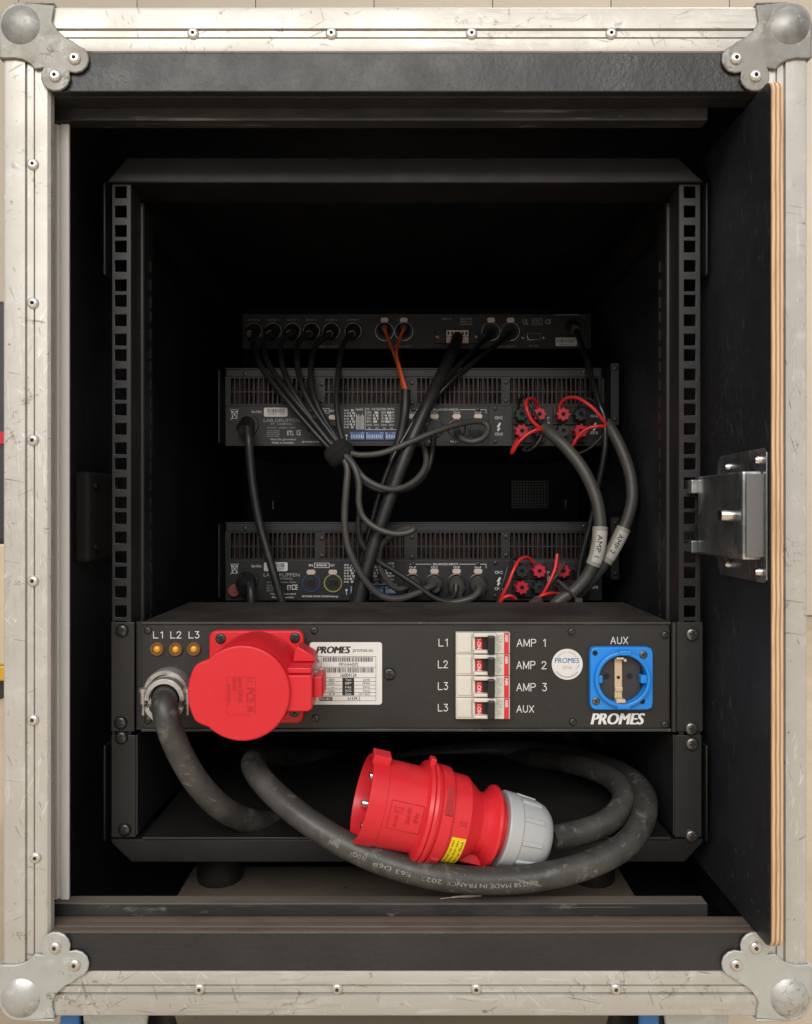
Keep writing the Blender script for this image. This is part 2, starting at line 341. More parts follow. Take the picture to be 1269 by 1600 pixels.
M['rubber'] = streaks(streaks(mat('cable_rubber', (.036,.035,.033), .48, n=[(26,(.075,.071,.065),.44,.70,9),(75,(.15,.14,.126),.57,.74,9),(260,(.24,.225,.205),.66,.76,5)], bump=(150,.25,.0008), rvar=.14), (.22,.21,.19), 70, .66, 14, .5, (300,300,22)), (.20,.19,.17), -30, .67, 12, .5, (300,300,26))
M['jacket'] = mat('grey_jacket', (.058,.055,.051), .45, n=[(60,(.072,.068,.062),.45,.7,4)], rvar=.06)
M['jblack'] = mat('black_jacket', (.020,.020,.021), .42, n=[(60,(.032,.031,.030),.5,.7,4)])
M['jgloss'] = mat('black_gloss_jacket', (.016,.016,.017), .25)
M['velcro'] = mat('black_velcro', (.010,.010,.011), .95, bump=(900,.6,.001))
M['orange'] = mat('orange_wire', (.80,.13,.05), .4)
M['redwire'] = mat('red_wire', (.68,.028,.032), .36)
M['sleeve'] = mat('clear_sleeve', (.36,.335,.285), .32, n=[(60,(.29,.27,.23),.5,.7,4)])
M['greynut'] = mat('grey_plastic', (.43,.445,.455), .42, n=[(40,(.40,.41,.42),.5,.7,4)])
M['yellow'] = mat('yellow_label', (.80,.62,.01), .4)
M['tab'] = mat('latch_tab', (.64,.52,.44), .4, .25)
M['redpost'] = mat('red_terminal', (.52,.02,.045), .35)
M['blackpost'] = mat('black_terminal', (.02,.02,.021), .35)
M['ply'] = banded('plywood_edge', 0, 2.95, [(.33,.19,.105), (.66,.46,.28), (.27,.145,.075)])
M['plydark'] = banded('dusty_plywood_edge', 1, 7.4, [(.115,.088,.07), (.145,.115,.092), (.075,.058,.046)])
M['plank'] = mat('dusty_floor_board', (.19,.155,.125), .75, n=[(14,(.13,.107,.086),.45,.7,7),(90,(.19,.16,.13),.66,.76,4),(60,(.02,.018,.016),.72,.76,2)], bump=(90,.3,.0008), stretch=(.5,1,1))
M['bar'] = streaks(mat('scuffed_black_bar', (.022,.022,.023), .42, n=[(25,(.055,.051,.047),.48,.70,8),(90,(.19,.175,.16),.62,.76,8)], bump=(120,.3,.0008), stretch=(.35,1,1), rvar=.1), (.16,.15,.14), 90, .63, 9, .7, (300,300,7))
M['bardust'] = mat('dusty_bar_top', (.13,.112,.095), .7, n=[(30,(.075,.064,.055),.45,.7,7)], bump=(120,.3,.0008), stretch=(.2,1,1))
M['floor'] = mat('concrete_floor', (.50,.41,.30), .6, n=[(3,(.40,.325,.235),.4,.7,8),(60,(.28,.22,.16),.64,.74,5)], bump=(40,.15,.001))
M['wall'] = mat('beige_wall_panel', (.62,.545,.44), .7, n=[(2,(.56,.49,.395),.4,.7,5)])
M['crate'] = mat('cream_crate', (.62,.53,.37), .6, n=[(6,(.5,.42,.28),.45,.7,5)])
M['ytrim'] = mat('yellow_trim', (.68,.38,.03), .5)
M['caseblk'] = mat('charcoal_case', (.03,.03,.033), .5, n=[(8,(.04,.04,.042),.45,.7,4)])
M['casered'] = mat('red_band', (.55,.02,.05), .5)
M['cbl'] = mat('blue_wheel', (.04,.16,.42), .5)

# ------------------------------------------------------------------ shared small pieces
def rivet_mesh(r, h):
    return MB().lathe([(h*.15,r*.02),(h*.15,r*.27),(h*.95,r*.33),(h,r*.5),(h*.82,r*.75),(h*.45,r*.93),(0,r)], (0,0,0), (0,-1,0), 20, mats=[1,0,0,0,0,0]).mesh('rivet', [M['rivet'], M['hole']], 50, local=True)
def screw_mesh(r, h, m):
    b = MB().lathe([(h,.01*r),(h,r*.55),(h*.9,r*.78),(h*.6,r*.95),(0,r)], (0,0,0), (0,-1,0), 22)
    b.k = 1; a, t = r*.52, r*.13
    for q in (0, 1):
        x, z = (a, t) if q == 0 else (t, a)
        b.box(-x, x, -h-.06-.02*q, -h+.2, -z, z)  # raised near-black cross paints the dark of the screw recess
    return b.mesh('screw', [m, M['hole']], 50, local=True)
RV = rivet_mesh(4.3, 2.2); RVC = rivet_mesh(4.6, 2.4)
SC = {'big': screw_mesh(5.6, 3, M['screw_s']), 'bigb': screw_mesh(5.4, 3, M['screw']), 'mid': screw_mesh(5.2, 2.6, M['screw']), 'small': screw_mesh(3.1, 1.8, M['screw']),
      'tiny': screw_mesh(2.6, 1.2, M['screw']), 'flange': screw_mesh(4.3, 1.2, M['screw']), 'rust': screw_mesh(3.3, 1, M['screw_s'])}
def screw(kind, px, py, d, parent, name='screw'):
    return inst(name, SC[kind], P(px, py, d), parent, rot=(0, random.uniform(0, 1.5), 0))

# ================================================================== SETTING
g = MB().add([(-9000,-3000,-HC),(9000,-3000,-HC),(9000,9000,-HC),(-9000,9000,-HC)], [(0,1,2,3)])
tag(g.build('floor', M['floor'], smooth=None), None, None, kind='structure')
WD = 3600
wl = tag(MB().box(-4200, 4200, WD+20, WD+40, -HC, 2600).build('wall', M['wall'], smooth=None), None, None, kind='structure')
x = -4200
me = MB().box(-276.6, 276.6, 0, 18, 0, 3080).mesh('panel', M['wall'], None, local=True)
x = -1797-560*4+273
while x < 4000:
    o = inst('panel', me, (x, WD, -HC+4), wl); m_ = o.modifiers.new('bevel', 'BEVEL'); m_.width = .004; m_.segments = 2
    x += 556

# ================================================================== FLIGHT CASE
DF = 550.0
XL, XR, ZT, ZB = -289.5, 288.5, 363.0, -362.5
case = thing('flight_case', (0, 900, -HC), 'large black flight case with scuffed aluminium edges and steel ball corners, its rear open', 'flight case')
MB().box(XL+3, XR-3, 560, 1322, ZT-12.5, ZT-3).build('top_board', M['phen_in'], case, None)
MB().box(XL+3, XR-3, 560, 1322, ZB+3, ZB+12.5).build('base_board', M['beam'], case, None)
MB().box(XL+3, XL+12, 560, 1322, ZB+12.6, ZT-12.6).build('side_board', M['phen_in'], case, None)
MB().box(XR-12, XR-3, 560, 1322, ZB+12.6, ZT-12.6).build('side_board', M['phen_in'], case, None)
MB().box(XL+12.1, XR-12.1, 1313, 1322, ZB+12.6, ZT-12.6).build('front_board', M['lifted_dark'], case, None)
prof = [(0,-5),(.5,-2),(1.8,-.5),(3.6,0),(16.5,0),(16.9,-2.6),(17.8,-2.6),(18.1,-.7),(22.4,-.7),(22.6,-2.6),(23.3,-2.6),(23.6,-.7),(29.5,-.7),(32,-1.3),(33.6,-3.2),(34,-6),(34,-8),(3,-8),(3,-34),(0,-34)]
H = 34
MB().sweep(prof, ZB+H, ZT-H, lambda u,v,t: (XL+u, DF-v, t)).build('aluminium_edge', M['alu_v'], case, 30)
MB().sweep(prof, ZB+H, ZT-H, lambda u,v,t: (XR-u, DF-v, t)).build('aluminium_edge', M['alu_v'], case, 30)
MB().sweep(prof, XL+2, XR-2, lambda u,v,t: (t, DF-v, ZT-u)).build('aluminium_edge', M['alu_h'], case, 30)
MB().sweep(prof, XL+2, XR-2, lambda u,v,t: (t, DF-v, ZB+u)).build('aluminium_edge', M['alu_h'], case, 30)
for y in (257, 474, 688, 908, 1125, 1340):
    p = P(52 if y < 1300 else 56, y, DF+.7); inst('rivet', RV, p, case, rot=(random.uniform(-.06,.06),random.uniform(0,6),random.uniform(-.06,.06)))
    p.x = XR-22.6; inst('rivet', RV, p, case)
for x in (302, 518, 737, 955): inst('rivet', RV, P(x, 53, DF+.7), case)
for x in (312, 527, 744, 962): inst('rivet', RV, P(x, 1545, DF+.7), case)
# ball corners: plate outline measured from the outer corner, inwards and down
def corner_outline():
    o = [(38.5,1.2),(37.5,8),(36.8,12.5),(38.5,16),(41,19.5),(46,24),(52,27)]
    for k in range(0, 9):
        a = R(78-k*27.5); o.append((53.2+10*math.cos(a), 39.6-10*math.sin(a)))
    o = o[:-1]
    for k in range(0, 10):
        a = R(-8-k*23); o.append((39.3+10.6*math.cos(a), 52-10.6*math.sin(a)))
    o += [(24.5,47),(21,43),(16,40.2),(10,39),(2,39.2),(-.6,38.6),(-.8,14)]
    for k in range(1, 7):
        a = R(180-k*15); o.append((13.5+14.3*math.cos(a), 13.5-14.3*math.sin(a)))
    return o
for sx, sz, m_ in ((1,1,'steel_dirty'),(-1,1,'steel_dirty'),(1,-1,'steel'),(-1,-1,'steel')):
    ox, oz = (XL if sx > 0 else XR), (ZT if sz > 0 else ZB)
    b = MB().prism([(ox+sx*u, oz-sz*v) for u, v in corner_outline()], DF-2.2, DF-.25)
    b.box(*sorted((ox-sx*2.1, ox-sx*.3)), DF-1, DF+38, *sorted((oz-sz*15, oz-sz*38)))
    b.box(*sorted((ox+sx*15, ox+sx*38)), DF-1, DF+38, *sorted((oz+sz*.3, oz+sz*2.1)))
    c = b.build('ball_corner', M[m_], case, 30, bev=.7)
    s = MB(); r = 23; cen = Vector((ox+sx*14.5, DF+16.0, oz-sz*15.5))
    s.lathe([(r*math.sin(R(a)), max(.02, r*math.cos(R(a)))) for a in range(34, 91, 4)], cen, (0,-1,0), 32)
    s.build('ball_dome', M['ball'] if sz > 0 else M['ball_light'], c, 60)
    for u, v in ((53.2,39.6),(39.3,52)):
        inst('rivet', RVC, (ox+sx*u, DF-2.2, oz-sz*v), c)
# front rails of the opening
for sz in (1, -1):
    z0, z1 = sorted((sz*301.5, sz*(329+.3)))
    b = MB(); b.box(XL+H-6, XR-H+6, DF+8.2, DF+23, z0, z1); b.box(XL+H+.2, XR-H-.2, DF+.8, DF+8.1, z0, z1)
    for i, f in enumerate(b.f):
        n = (b.v[f[1]]-b.v[f[0]]).cross(b.v[f[2]]-b.v[f[0]]).normalized()
        if abs(n.z) > .8 and sz < 0: b.m[i] = 1
    b.build('opening_rail', [M['phenolic'], M['plydark']], case, 30, bev=.8)
    b = MB().prism(rrect(-264, 225.5, *sorted((sz*292.5, sz*303)), .8, 2), 573.5, 585.5)
    for i, f in enumerate(b.f):
        zz = sum(b.v[j].z for j in f)/len(f)
        if sz < 0 and zz > -293.2: b.m[i] = 1
    b.build('stop_bar', [M['bar'], M['bardust']], case, 35, bev=1.6)
ch = MB(); pr = [(0,0),(2.2,0),(2.6,1.6),(4.4,1.6),(4.8,0),(10.4,0),(10.7,.4),(10.7,2.4),(0,2.4)]
ch.sweep(pr, -291.5, 291.8, lambda u,v,t: (-264.5+u, 577.5+v, t)).build('door_channel', M['alu_lifted'], case, 30)
MB().box(-206, 206, 600, 748, -350, -345).build('floor_plank', M['plank'], case, None, bev=.8)
hd = MB().box(-277.4, -264, 640, 740, -42, 34).build('handle_dish', M['hole'], case, None, bev=3)
for y, z in ((652,-30),(700,-30),(652,22),(700,22)): MB().lathe([(0,.1),(0,3),(2.5,3),(2.5,.1)], (-263.9,y,z), (1,0,0), 10).build('rivet', M['screw'], hd, 40)
# sliding door
DX0, DX1, DD = 250.0, 258.8, 526.0
b = MB()
o_ = [(DD+u, v) for u, v in rrect(0, 520, -301, 298, 9, 5)]
n = len(o_)
b.add([(DX0,d,z) for d,z in o_]+[(DX1,d,z) for d,z in o_], [tuple(range(n)), tuple(range(2*n-1,n-1,-1))]); b.k = 1
b.add([(DX0,d,z) for d,z in o_]+[(DX1,d,z) for d,z in o_], [(i,(i+1)%n,n+(i+1)%n,n+i) for i in range(n)])
bme = b.mesh('door', [M['phen_in'], M['ply']], 50)
bm = bmesh.new(); bm.from_mesh(bme); bmesh.ops.remove_doubles(bm, verts=bm.verts, dist=1e-6); bmesh.ops.recalc_face_normals(bm, faces=bm.faces); bm.to_mesh(bme); bm.free(); bme.set_sharp_from_angle(angle=R(40))
door = put(bpy.data.objects.new('door', bme), case); door['label'] = 'black plywood door slid into the right side of the case'
m_ = door.modifiers.new('bevel', 'BEVEL'); m_.width = .0009; m_.segments = 2; m_.limit_method = 'ANGLE'; m_.angle_limit = R(50)
# latch housing on the door: flange, box and bolts
fl = MB()
pr = [(529.5,-47),(534,-49.5),(606,-49.5),(613,-44),(613,40),(606,44.5),(534,44.5),(529.5,41)]
n = len(pr)
fl.add([(DX0-1.6,d,z) for d,z in pr]+[(DX0-.2,d,z) for d,z in pr], [tuple(range(n)), tuple(range(2*n-1,n-1,-1))]+[(i,(i+1)%n,n+(i+1)%n,n+i) for i in range(n)])
fl.build('latch_flange', M['zinc'], door, 30, bev=.5)
MB().box(234.2, DX0-1.7, 534.5, 617, -33.5, 28.5).build('latch_housing', M['zinc'], door, None, bev=1.6)
MB().box(236.5, 249, 533.2, 534.4, -31.5, 26.5).build('latch_end_plate', M['endplate'], door, None, bev=.4)
bt = MB().lathe([(0,4.6),(9,4.6),(9.8,4),(9.8,.05)], (234.1, 549, -2.5), (-1,0,0), 24).build('latch_bolt', M['nickel'], door, 40)
for z0, z1 in ((15,26),(-33,-23)):
    MB().box(229.5, 238, 617.2, 634, z0, z1).build('latch_tongue', M['zinc'], door, None, bev=1)
for d, z in ((537.5,36.5),(588,34.5),(537.5,-42),(588,-40)):
    MB().lathe([(0,3.4),(2.6,3.2),(4.4,2.2),(4.8,.05)], (DX0-1.7, d, z), (-1,0,0), 16).build('latch_rivet', M['nickel'], door, 50)
# casters under the front edge
for cx in (-226.0, 226.0):
    cy = 634; zb = ZB+2.8
    pl = MB().box(cx-48, cx+48, cy-52, cy+52, zb-5, zb).build('caster', M['steel'], case, None, bev=1)
    MB().prism([(cx-27,zb-5.2),(cx+27,zb-5.2),(cx+25,zb-34),(cx+17,-HC+34),(cx-17,-HC+34),(cx-25,zb-34)], cy-38, cy-33).build('fork', M['steel'], pl, 35, bev=1.5)
    MB().prism([(cx-27,zb-5.2),(cx+27,zb-5.2),(cx+25,zb-34),(cx+17,-HC+34),(cx-17,-HC+34),(cx-25,zb-34)], cy+16, cy+21).build('fork', M['steel'], pl, 35, bev=1.5)
    MB().lathe([(-21,12),(-21,40),(-19,47),(-8,49.8),(8,49.8),(19,47),(21,40),(21,12)], (cx-12,cy-8,-HC+50), (0,1,0), 40).build('tyre', M['black'], pl, 40)
    MB().lathe([(-22,6),(-22,36),(22,36),(22,6)], (cx-12,cy-8,-HC+50), (0,1,0), 40).build('wheel', M['cbl'], pl, 40)
    MB().box(cx-44,cx-28.5,cy-36,cy-30,zb-48,zb-5.3).build('brake_lever', M['cbl'], pl, None, bev=2)
# ================================================================== RACK FRAME
RD = 628.0
rack = thing('equipment_rack', (0, 900, -345), 'black steel equipment rack frame with square-hole rails standing on rubber mounts in the case', 'rack frame')
MB().prism([(-244.5,268.2),(-227.5,289),(221.5,289),(243.6,268.2)], RD-3, RD+40).build('top_beam', M['beam'], rack, 30, bev=1.2)
MB().prism([(-241,-266.5),(243,-266.5),(241.5,-270),(227,-285.5),(-223.5,-285.5),(-239.5,-270)], RD-3, RD+40).build('bottom_beam', M['beam'], rack, 30, bev=1.2)
for s_, xo in ((-1,-246.2),(1,245.6)):
    for z0, z1 in ((193,268),(-268,-190)):
        MB().box(*sorted((xo, xo+s_*-1.8)), RD-4, RD+70, z0, z1).build('corner_plate', M['beam'], rack, 30, bev=.7)
def holes(z_top, units):
    out = []
    for u in range(units):
        for q in (6.35, 22.22, 38.1): out.append(z_top-u*44.45-q)
    return out
HZ = holes(268, 12)
for s_, xe, xi, hx in ((-1,-240.5,-225,-233.4),(1,240.8,223.5,232.2)):
    xs = sorted([xe, hx-4.75, hx+4.75, xi]); zs = sorted([-266.4, 268.1]+[z+4.75 for z in HZ]+[z-4.75 for z in HZ])
    hc = set()
    for j in range(len(zs)-1):
        if any(abs((zs[j]+zs[j+1])/2-z) < 1 for z in HZ): hc.add(j)
    b = MB().grid(xs, zs, lambda i, j: not (i == 1 and j in hc), RD, RD+2)
    r_ = b.build('mounting_rail', M['powder'], rack, 30, bev=.35)
    b = MB().box(*sorted((xi, xi+s_*1.6)), RD+2.1, RD+24, -266.3, 268).build('rail_flange', M['powder'], r_, None, bev=.5)
    b = MB().tube([(xi-s_*.4, RD+25.5, -266), (xi-s_*.4, RD+25.5, 262)], 2.4, 14, smooth=False).build('rail_bead', M['powder'], r_, 50)
    b = MB().box(*sorted((xi+s_*2, xi+s_*3.5)), RD+28, RD+60, -266.2, 267).build('rail_web', M['black'], r_, None)
    b = MB()
    for z in HZ[3:]: b.box(*sorted((xi+s_*1.7, xi+s_*.7)), RD+52, RD+53.2, z-4.8, z+4.8)
    b.build('slot_rims', M['powder'], r_, None, kind='stuff')
    MB().box(*sorted((xi+s_*6, xi+s_*22)), RD+41, 1230, 268.3, 287).build('side_beam', M['beam'], rack, None, bev=1)
    MB().box(*sorted((xi+s_*6, xi+s_*22)), RD+41, 1230, -285, -267).build('side_beam', M['beam'], rack, None, bev=1)
    MB().box(*sorted((xi, xi+s_*17)), 1228, 1230, -266, 268).build('rear_rail', M['powder'], rack, None)
for px, py in ((344,0),(925,0)):
    c = P(px, 1400, 724)
    MB().lathe([(0,20.5),(3,21.2),(8,20.8),(48,19.8),(60,19.5),(60,.1)], (c.x, 724, -344.9), (0,0,1), 36).build('rubber_mount', M['jblack'], rack, 40)

# ================================================================== RACK TRAY (two units, open front)
tray = thing('rack_tray', (0, 628, -265), 'open black cable tray in the two lowest rack spaces holding the coiled cable', 'rack tray')
MB().box(-214, 215, 622.5, 905, -265.8, -263.8).build('tray_floor', M['traydark'], tray, None, bev=.5)
for xa, xb, xs in ((-240.2,-220.5,-220.4),(219.5,241,219.4)):
    MB().box(xa, xb, RD-2.2, RD-.2, -265.2, -182).build('rack_ear', M['powder'], tray, None, bev=.5)
    MB().box(*sorted((xs, xs+math.copysign(1.6,-xs))), RD-2, 905, -263.6, -182).build('side_wall', M['powder'], tray, None, bev=.4)
for px, py in ((190,1152),(195,1296)): screw('bigb', px, py, RD-2.2, tray)
for px, py in ((1081,1162),(1080,1306)): screw('big', px, py, RD-2.2, tray)

# ================================================================== POWER DISTRIBUTION UNIT
PD = 626.0
pdu = thing('power_distribution_unit', (0, 640, -178.5), 'black two-unit power distribution panel with red inlet, breakers and blue socket', 'power panel')
shell = MB(); shell.box(-215.5, 215.8, PD-1.5, 763, -91.6, -89.6); shell.box(-215.5, 215.8, PD-1.5, 763, -178.8, -176.4)
shell.box(-215.5, -213.9, PD+2.2, 763, -176.3, -91.7); shell.box(214.2, 215.8, PD+2.2, 763, -176.3, -91.7); shell.box(-213.8, 214.1, 761, 763, -176.3, -91.7)
shell.build('chassis', M['dusty'], pdu, None, bev=.6)
MB().box(-213.7, 214, PD, PD+2, -176.2, -91.8).build('front_plate', M['panel'], pdu, None, bev=.3)
MB().box(-240.4, -221.5, PD-.4, PD+1.8, -179, -89.8).build('rack_ear', M['panel'], pdu, None, bev=.7)
MB().box(-221.4, -215.6, PD+4, PD+6, -178.6, -89.8).build('gap_strip', M['black'], pdu, None)  # black strip filling the gap between left ear and chassis
e = MB().box(221, 242, PD-.4, PD+1.8, -179, -89.8).build('rack_ear', M['panel'], pdu, None, bev=.7)
MB().tube([(218.6, PD+.3, -178.8), (218.6, PD+.3, -89.9)], 2.3, 14, smooth=False).build('ear_bend', M['panel'], e, 50)
for px, py in ((191,985),(189,1129)): screw('bigb', px, py, PD-.4, pdu)
for px, py in ((1081,991),(1080,1138)): screw('big', px, py, PD-.4, pdu)
for px, py in ((231,985),(491,985),(493,1122),(893,987),(895,1128),(1039,992),(1039,1132),(231,1125)): screw('small', px, py, PD, pdu)
screw('mid', 608.5, 1053, PD, pdu)
t = MB()
for s_, x0, y0, x1, y1 in (('L1',240,987,254,997),('L2',267,987,283,997),('L3',295.5,987,311,997),
        ('L1',686,998.5,699,1009.5),('L2',685,1032.5,699.5,1043.5),('L3',685,1066.5,699.5,1077.5),('L3',685,1100.5,699.5,1111),
        ('AMP 1',808,999,852,1010),('AMP 2',807.5,1033.5,853.5,1045),('AMP 3',807.5,1068,854,1079.5),('AUX',807.5,1102.5,834,1113),('AUX',954.5,995.5,981,1006)):
    engrave(t, s_, x0, y0, x1, y1, PD+.15)
t.build('engraved_lettering', M['white'], pdu, 50)
t = MB(); [T(t, 'PROMES', 924+e_, 1114.5, 1007+e_, 1132, PD-.15-.01*e_, shear=.25) for e_ in (-1.1,-.4,.4,1.1)]; t.build('maker_lettering', M['white'], pdu, None)
# indicator lamps
for px, py in ((246,1014),(275,1014.5),(303.5,1014)):
    c = P(px, py, PD)
    l = MB().lathe([(0,5.8),(1.2,5.8),(2.2,5.0),(2.2,4.1),(1.0,3.5),(1.0,.1)], c, (0,-1,0), 28).build('indicator_lamp', M['amber_d'], pdu, 40)
    MB().lathe([(.9,2.9),(2.0,2.5),(2.6,1.6),(2.8,.05)], c, (0,-1,0), 20).build('lens', M['amber'], l, 60)
# cable gland
gc = P(265, 1077, PD)
gl = MB().lathe([(0,18.4),(9,18.4),(11,17.4),(11,14.2),(2,14),(0,14)], gc, (0,-1,0), 44).build('cable_gland', M['cast'], pdu, 40)
cc = P(258, 1090, 604)
gax = (gc+Vector((0,-2,0))-cc).normalized()
MB().lathe([(2,13.8),(4,15.2),(12,14.6),(14,13.2),(14,11.2),(2,11.2)], cc, gax, 40).build('collar', M['cast'], gl, 40)
u0 = Vector((1,0,0)); v0 = Vector((0,0,1))
for nm_, a0, a1, off in (('upper_clamp',-4,184,0),('lower_clamp',196,344,1)):
    b = MB(); n_ = 24
    for k in range(n_+1):
        a = R(a0+(a1-a0)*k/n_); e_ = u0*math.cos(a)+v0*math.sin(a)*1.02; o2 = cc+Vector((0,-1.5*off,-2.2*off))
        b.v += [o2+e_*11.6+gax*1, o2+e_*15.6+gax*1, o2+e_*16.4+gax*-1.5, o2+e_*15.8+gax*-5.5, o2+e_*11.8+gax*-6]
    for k in range(n_):
        for q in range(5): b.f.append([k*5+q, k*5+(q+1)%5, (k+1)*5+(q+1)%5, (k+1)*5+q]); b.m.append(0)
    b.f.append([0,1,2,3,4]); b.m.append(0); b.f.append([n_*5+q for q in range(5)]); b.m.append(0)
    b.build(nm_, M['cast'], gl, 40, bev=.5)
for s_ in (-1, 1):
    q = cc+u0*(17.4*s_)+Vector((0,1,1))
    MB().lathe([(-15,1.3),(-6,1.3),(-6,2.6),(3,2.6),(3,3.4),(6,3.4),(6.4,2.6),(6.4,.1)], q, (0,0,1), 14).build('clamp_screw', M['cast'], gl, 40)
# red inlet socket with closed lid
sx0, sz0 = -120.6, -133.0
MB_ = MB().prism(rrect(sx0-38, sx0+38, sz0-37.4, sz0+37.4, 6), PD-8, PD-.1)
rs = MB_.build('red_socket', M['red'], pdu, 35, bev=1.2); rs['label'] = 'red power inlet with closed round lid'
MB().lathe([(0,37),(6,36.6),(44,35.2),(46,34.2),(46,.1)], (sx0+1,PD-8,sz0), (0,-1,0), 56).build('socket_body', M['red'], rs, 40)
o_ = []
LX, LZ = sx0, sz0-.5
for k in range(96):
    a = 2*math.pi*k/96; r = 35.3
    da = abs((a-math.pi+math.pi) % (2*math.pi)-math.pi)          # angle away from the left side
    if da < R(44): r = 35.3+5.0*min(1, (R(44)-da)/R(13))**.9
    o_.append((LX+r*math.cos(a), LZ+r*math.sin(a)))
LD = PD-61
MB().prism(o_, LD, LD+7).build('lid', M['red'], rs, 35, bev=1.3)
lidx = lambda px, py: P(px, py, LD)
b = MB()
a, c = lidx(353.5,1056.5), lidx(399,1117)
pr = rrect(a.x, c.x, c.z, a.z, 1.2, 3); pi_ = rrect(a.x+.55, c.x-.55, c.z+.55, a.z-.55, .9, 3); n = len(pr)
b.add([(x,LD-.45,z) for x,z in pr]+[(x,LD-.45,z) for x,z in pi_]+[(x,LD+.1,z) for x,z in pr]+[(x,LD+.1,z) for x,z in pi_],
      [(i,(i+1)%n,n+(i+1)%n,n+i) for i in range(n)]+[(i,(i+1)%n,2*n+(i+1)%n,2*n+i) for i in range(n)]+[(n+i,n+(i+1)%n,3*n+(i+1)%n,3*n+i) for i in range(n)])
b.build('lid_relief', M['red'], rs, 30)
t = MB(); T(t,'PCE',385,1075,397,1098,LD-.25,90,bold=.01); T(t,'32A 6h',371.5,1077,380,1098,LD-.2,90); T(t,'200/346V',363,1059,369.5,1080,LD-.2,90); T(t,'240/415V',371.5,1059,377.5,1075,LD-.2,90); T(t,'CE',387,1059,394,1067,LD-.2,90); T(t,'IP44',385,1104,396,1113,LD-.2,90); T(t,'EN 60309-2',356,1070,360,1102,LD-.2,90)
t.build('lid_lettering', M['red_relief_shade'], rs, None)  # flat letters, relief shading put in as darker red
hx = lambda px, d: (px-CX)/F*d
b = MB(); b.prism([(LX+31,LZ+12.5),(LX+50,LZ+12.5),(LX+51,LZ+9),(LX+51,LZ-12.5),(LX+48,LZ-14.5),(LX+27,LZ-14.5)], LD+4, PD-34)
b.build('hinge_arm', M['red'], rs, 35, bev=1)
b = MB(); b.prism([(LX+32,LZ+13),(LX+50,LZ+13),(LX+50,LZ+17.5),(LX+32,LZ+17.5)], LD+7, PD-10)
b.prism([(LX+33,LZ+18),(LX+50.5,LZ+18),(LX+49,LZ+23),(LX+37,LZ+30),(LX+35,LZ+28)], PD-34, PD-12); b.build('hinge_bracket', M['red'], rs, 35, bev=.8)
b = MB(); b.box(LX+51.2, LX+57, LD+14, PD-20, LZ-6.5, LZ+9)
for k in range(4): b.box(LX+57.05, LX+57.8, LD+17+k*6, LD+20+k*6, LZ-6, LZ+8.5)
b.build('lid_catch', M['red'], rs, None, bev=.6)
for px, py in ((345,998),(461,997),(460.5,1112),(345,1112)): screw('flange', px, py, PD-8, rs)
# rating plate
rp_ = P(484,1003.5,PD-.3); rq = P(597,1101,PD-.3)
lab = MB().prism(rrect(rp_.x, rq.x, rq.z, rp_.z, 2.2), PD-.3, PD-.02).build('rating_label', M['offw'], pdu, None)
t = MB(); d = PD-.42
[T(t,'PROMES',494.6+e_,1010,547.4+e_,1021,d-.01*e_,shear=.25) for e_ in (-.9,-.3,.3,.9)]; T(t,'promes.eu',551.5,1014.5,583,1020.5,d); T(t,'TYPE',485.5,1031,499.5,1036,d); T(t,'PRVHH4SP2',530,1035.5,560,1041.5,d)
T(t,'Serial',485.5,1043.5,499.5,1048,d,bold=.01); T(t,'C E',489.5,1050,498,1057,d,bold=.02); T(t,'16004124',532.5,1052,557,1058,d,bold=.01)
bars(t,505,1027,585,1034,d,46); bars(t,505,1043.5,585,1051,d,46)
for y in (1026,1042.5,1059,1065,1070.5,1076.5,1082,1087.5,1095): t.pbox(484 if y < 1060 else 500, y-.28, 587.5, y+.28, d, d+.05)
for x0, y0, y1 in ((501.8,1026,1087.5),(587.5,1026,1095),(484.6,1026,1095)): t.pbox(x0-.28,y0,x0+.28,y1,d-.03,d+.05)
t.pbox(535,1059.5,553.5,1086.5,d-.04,d+.05); t.pbox(499,1089,519.5,1094.5,d-.04,d+.05)
for s_, y in (('400V',1060.6),('32A',1066),('-',1074),('2,5kV',1078),('0.9',1083)): T(t,s_,514 if s_!='-' else 518,y,523,y+3.4 if s_!='-' else y+.6,d)
for s_, y in (('25/40',1060.6),('IP44',1066),('50Hz',1072),('7KG',1078),('10/11/2022',1083)): T(t,s_,567 if len(s_)<6 else 561,y,578,y+3.4,d)
T(t,'61439-2',543.5,1089,563,1094,d,bold=.008)
t.build('label_print', M['ink'], lab, None)
t = MB()
for s_, y in (('Type',1060.8),('IP',1066),('Hz',1072),('KG',1077.5),('Date',1082.5)): T(t,s_,540,y,549,y+3.4,d-.12)
T(t,'EN-IEC',500,1089.8,518,1093.8,d-.12,bold=.01); t.build('label_reversed_print', M['offw'], lab, None)
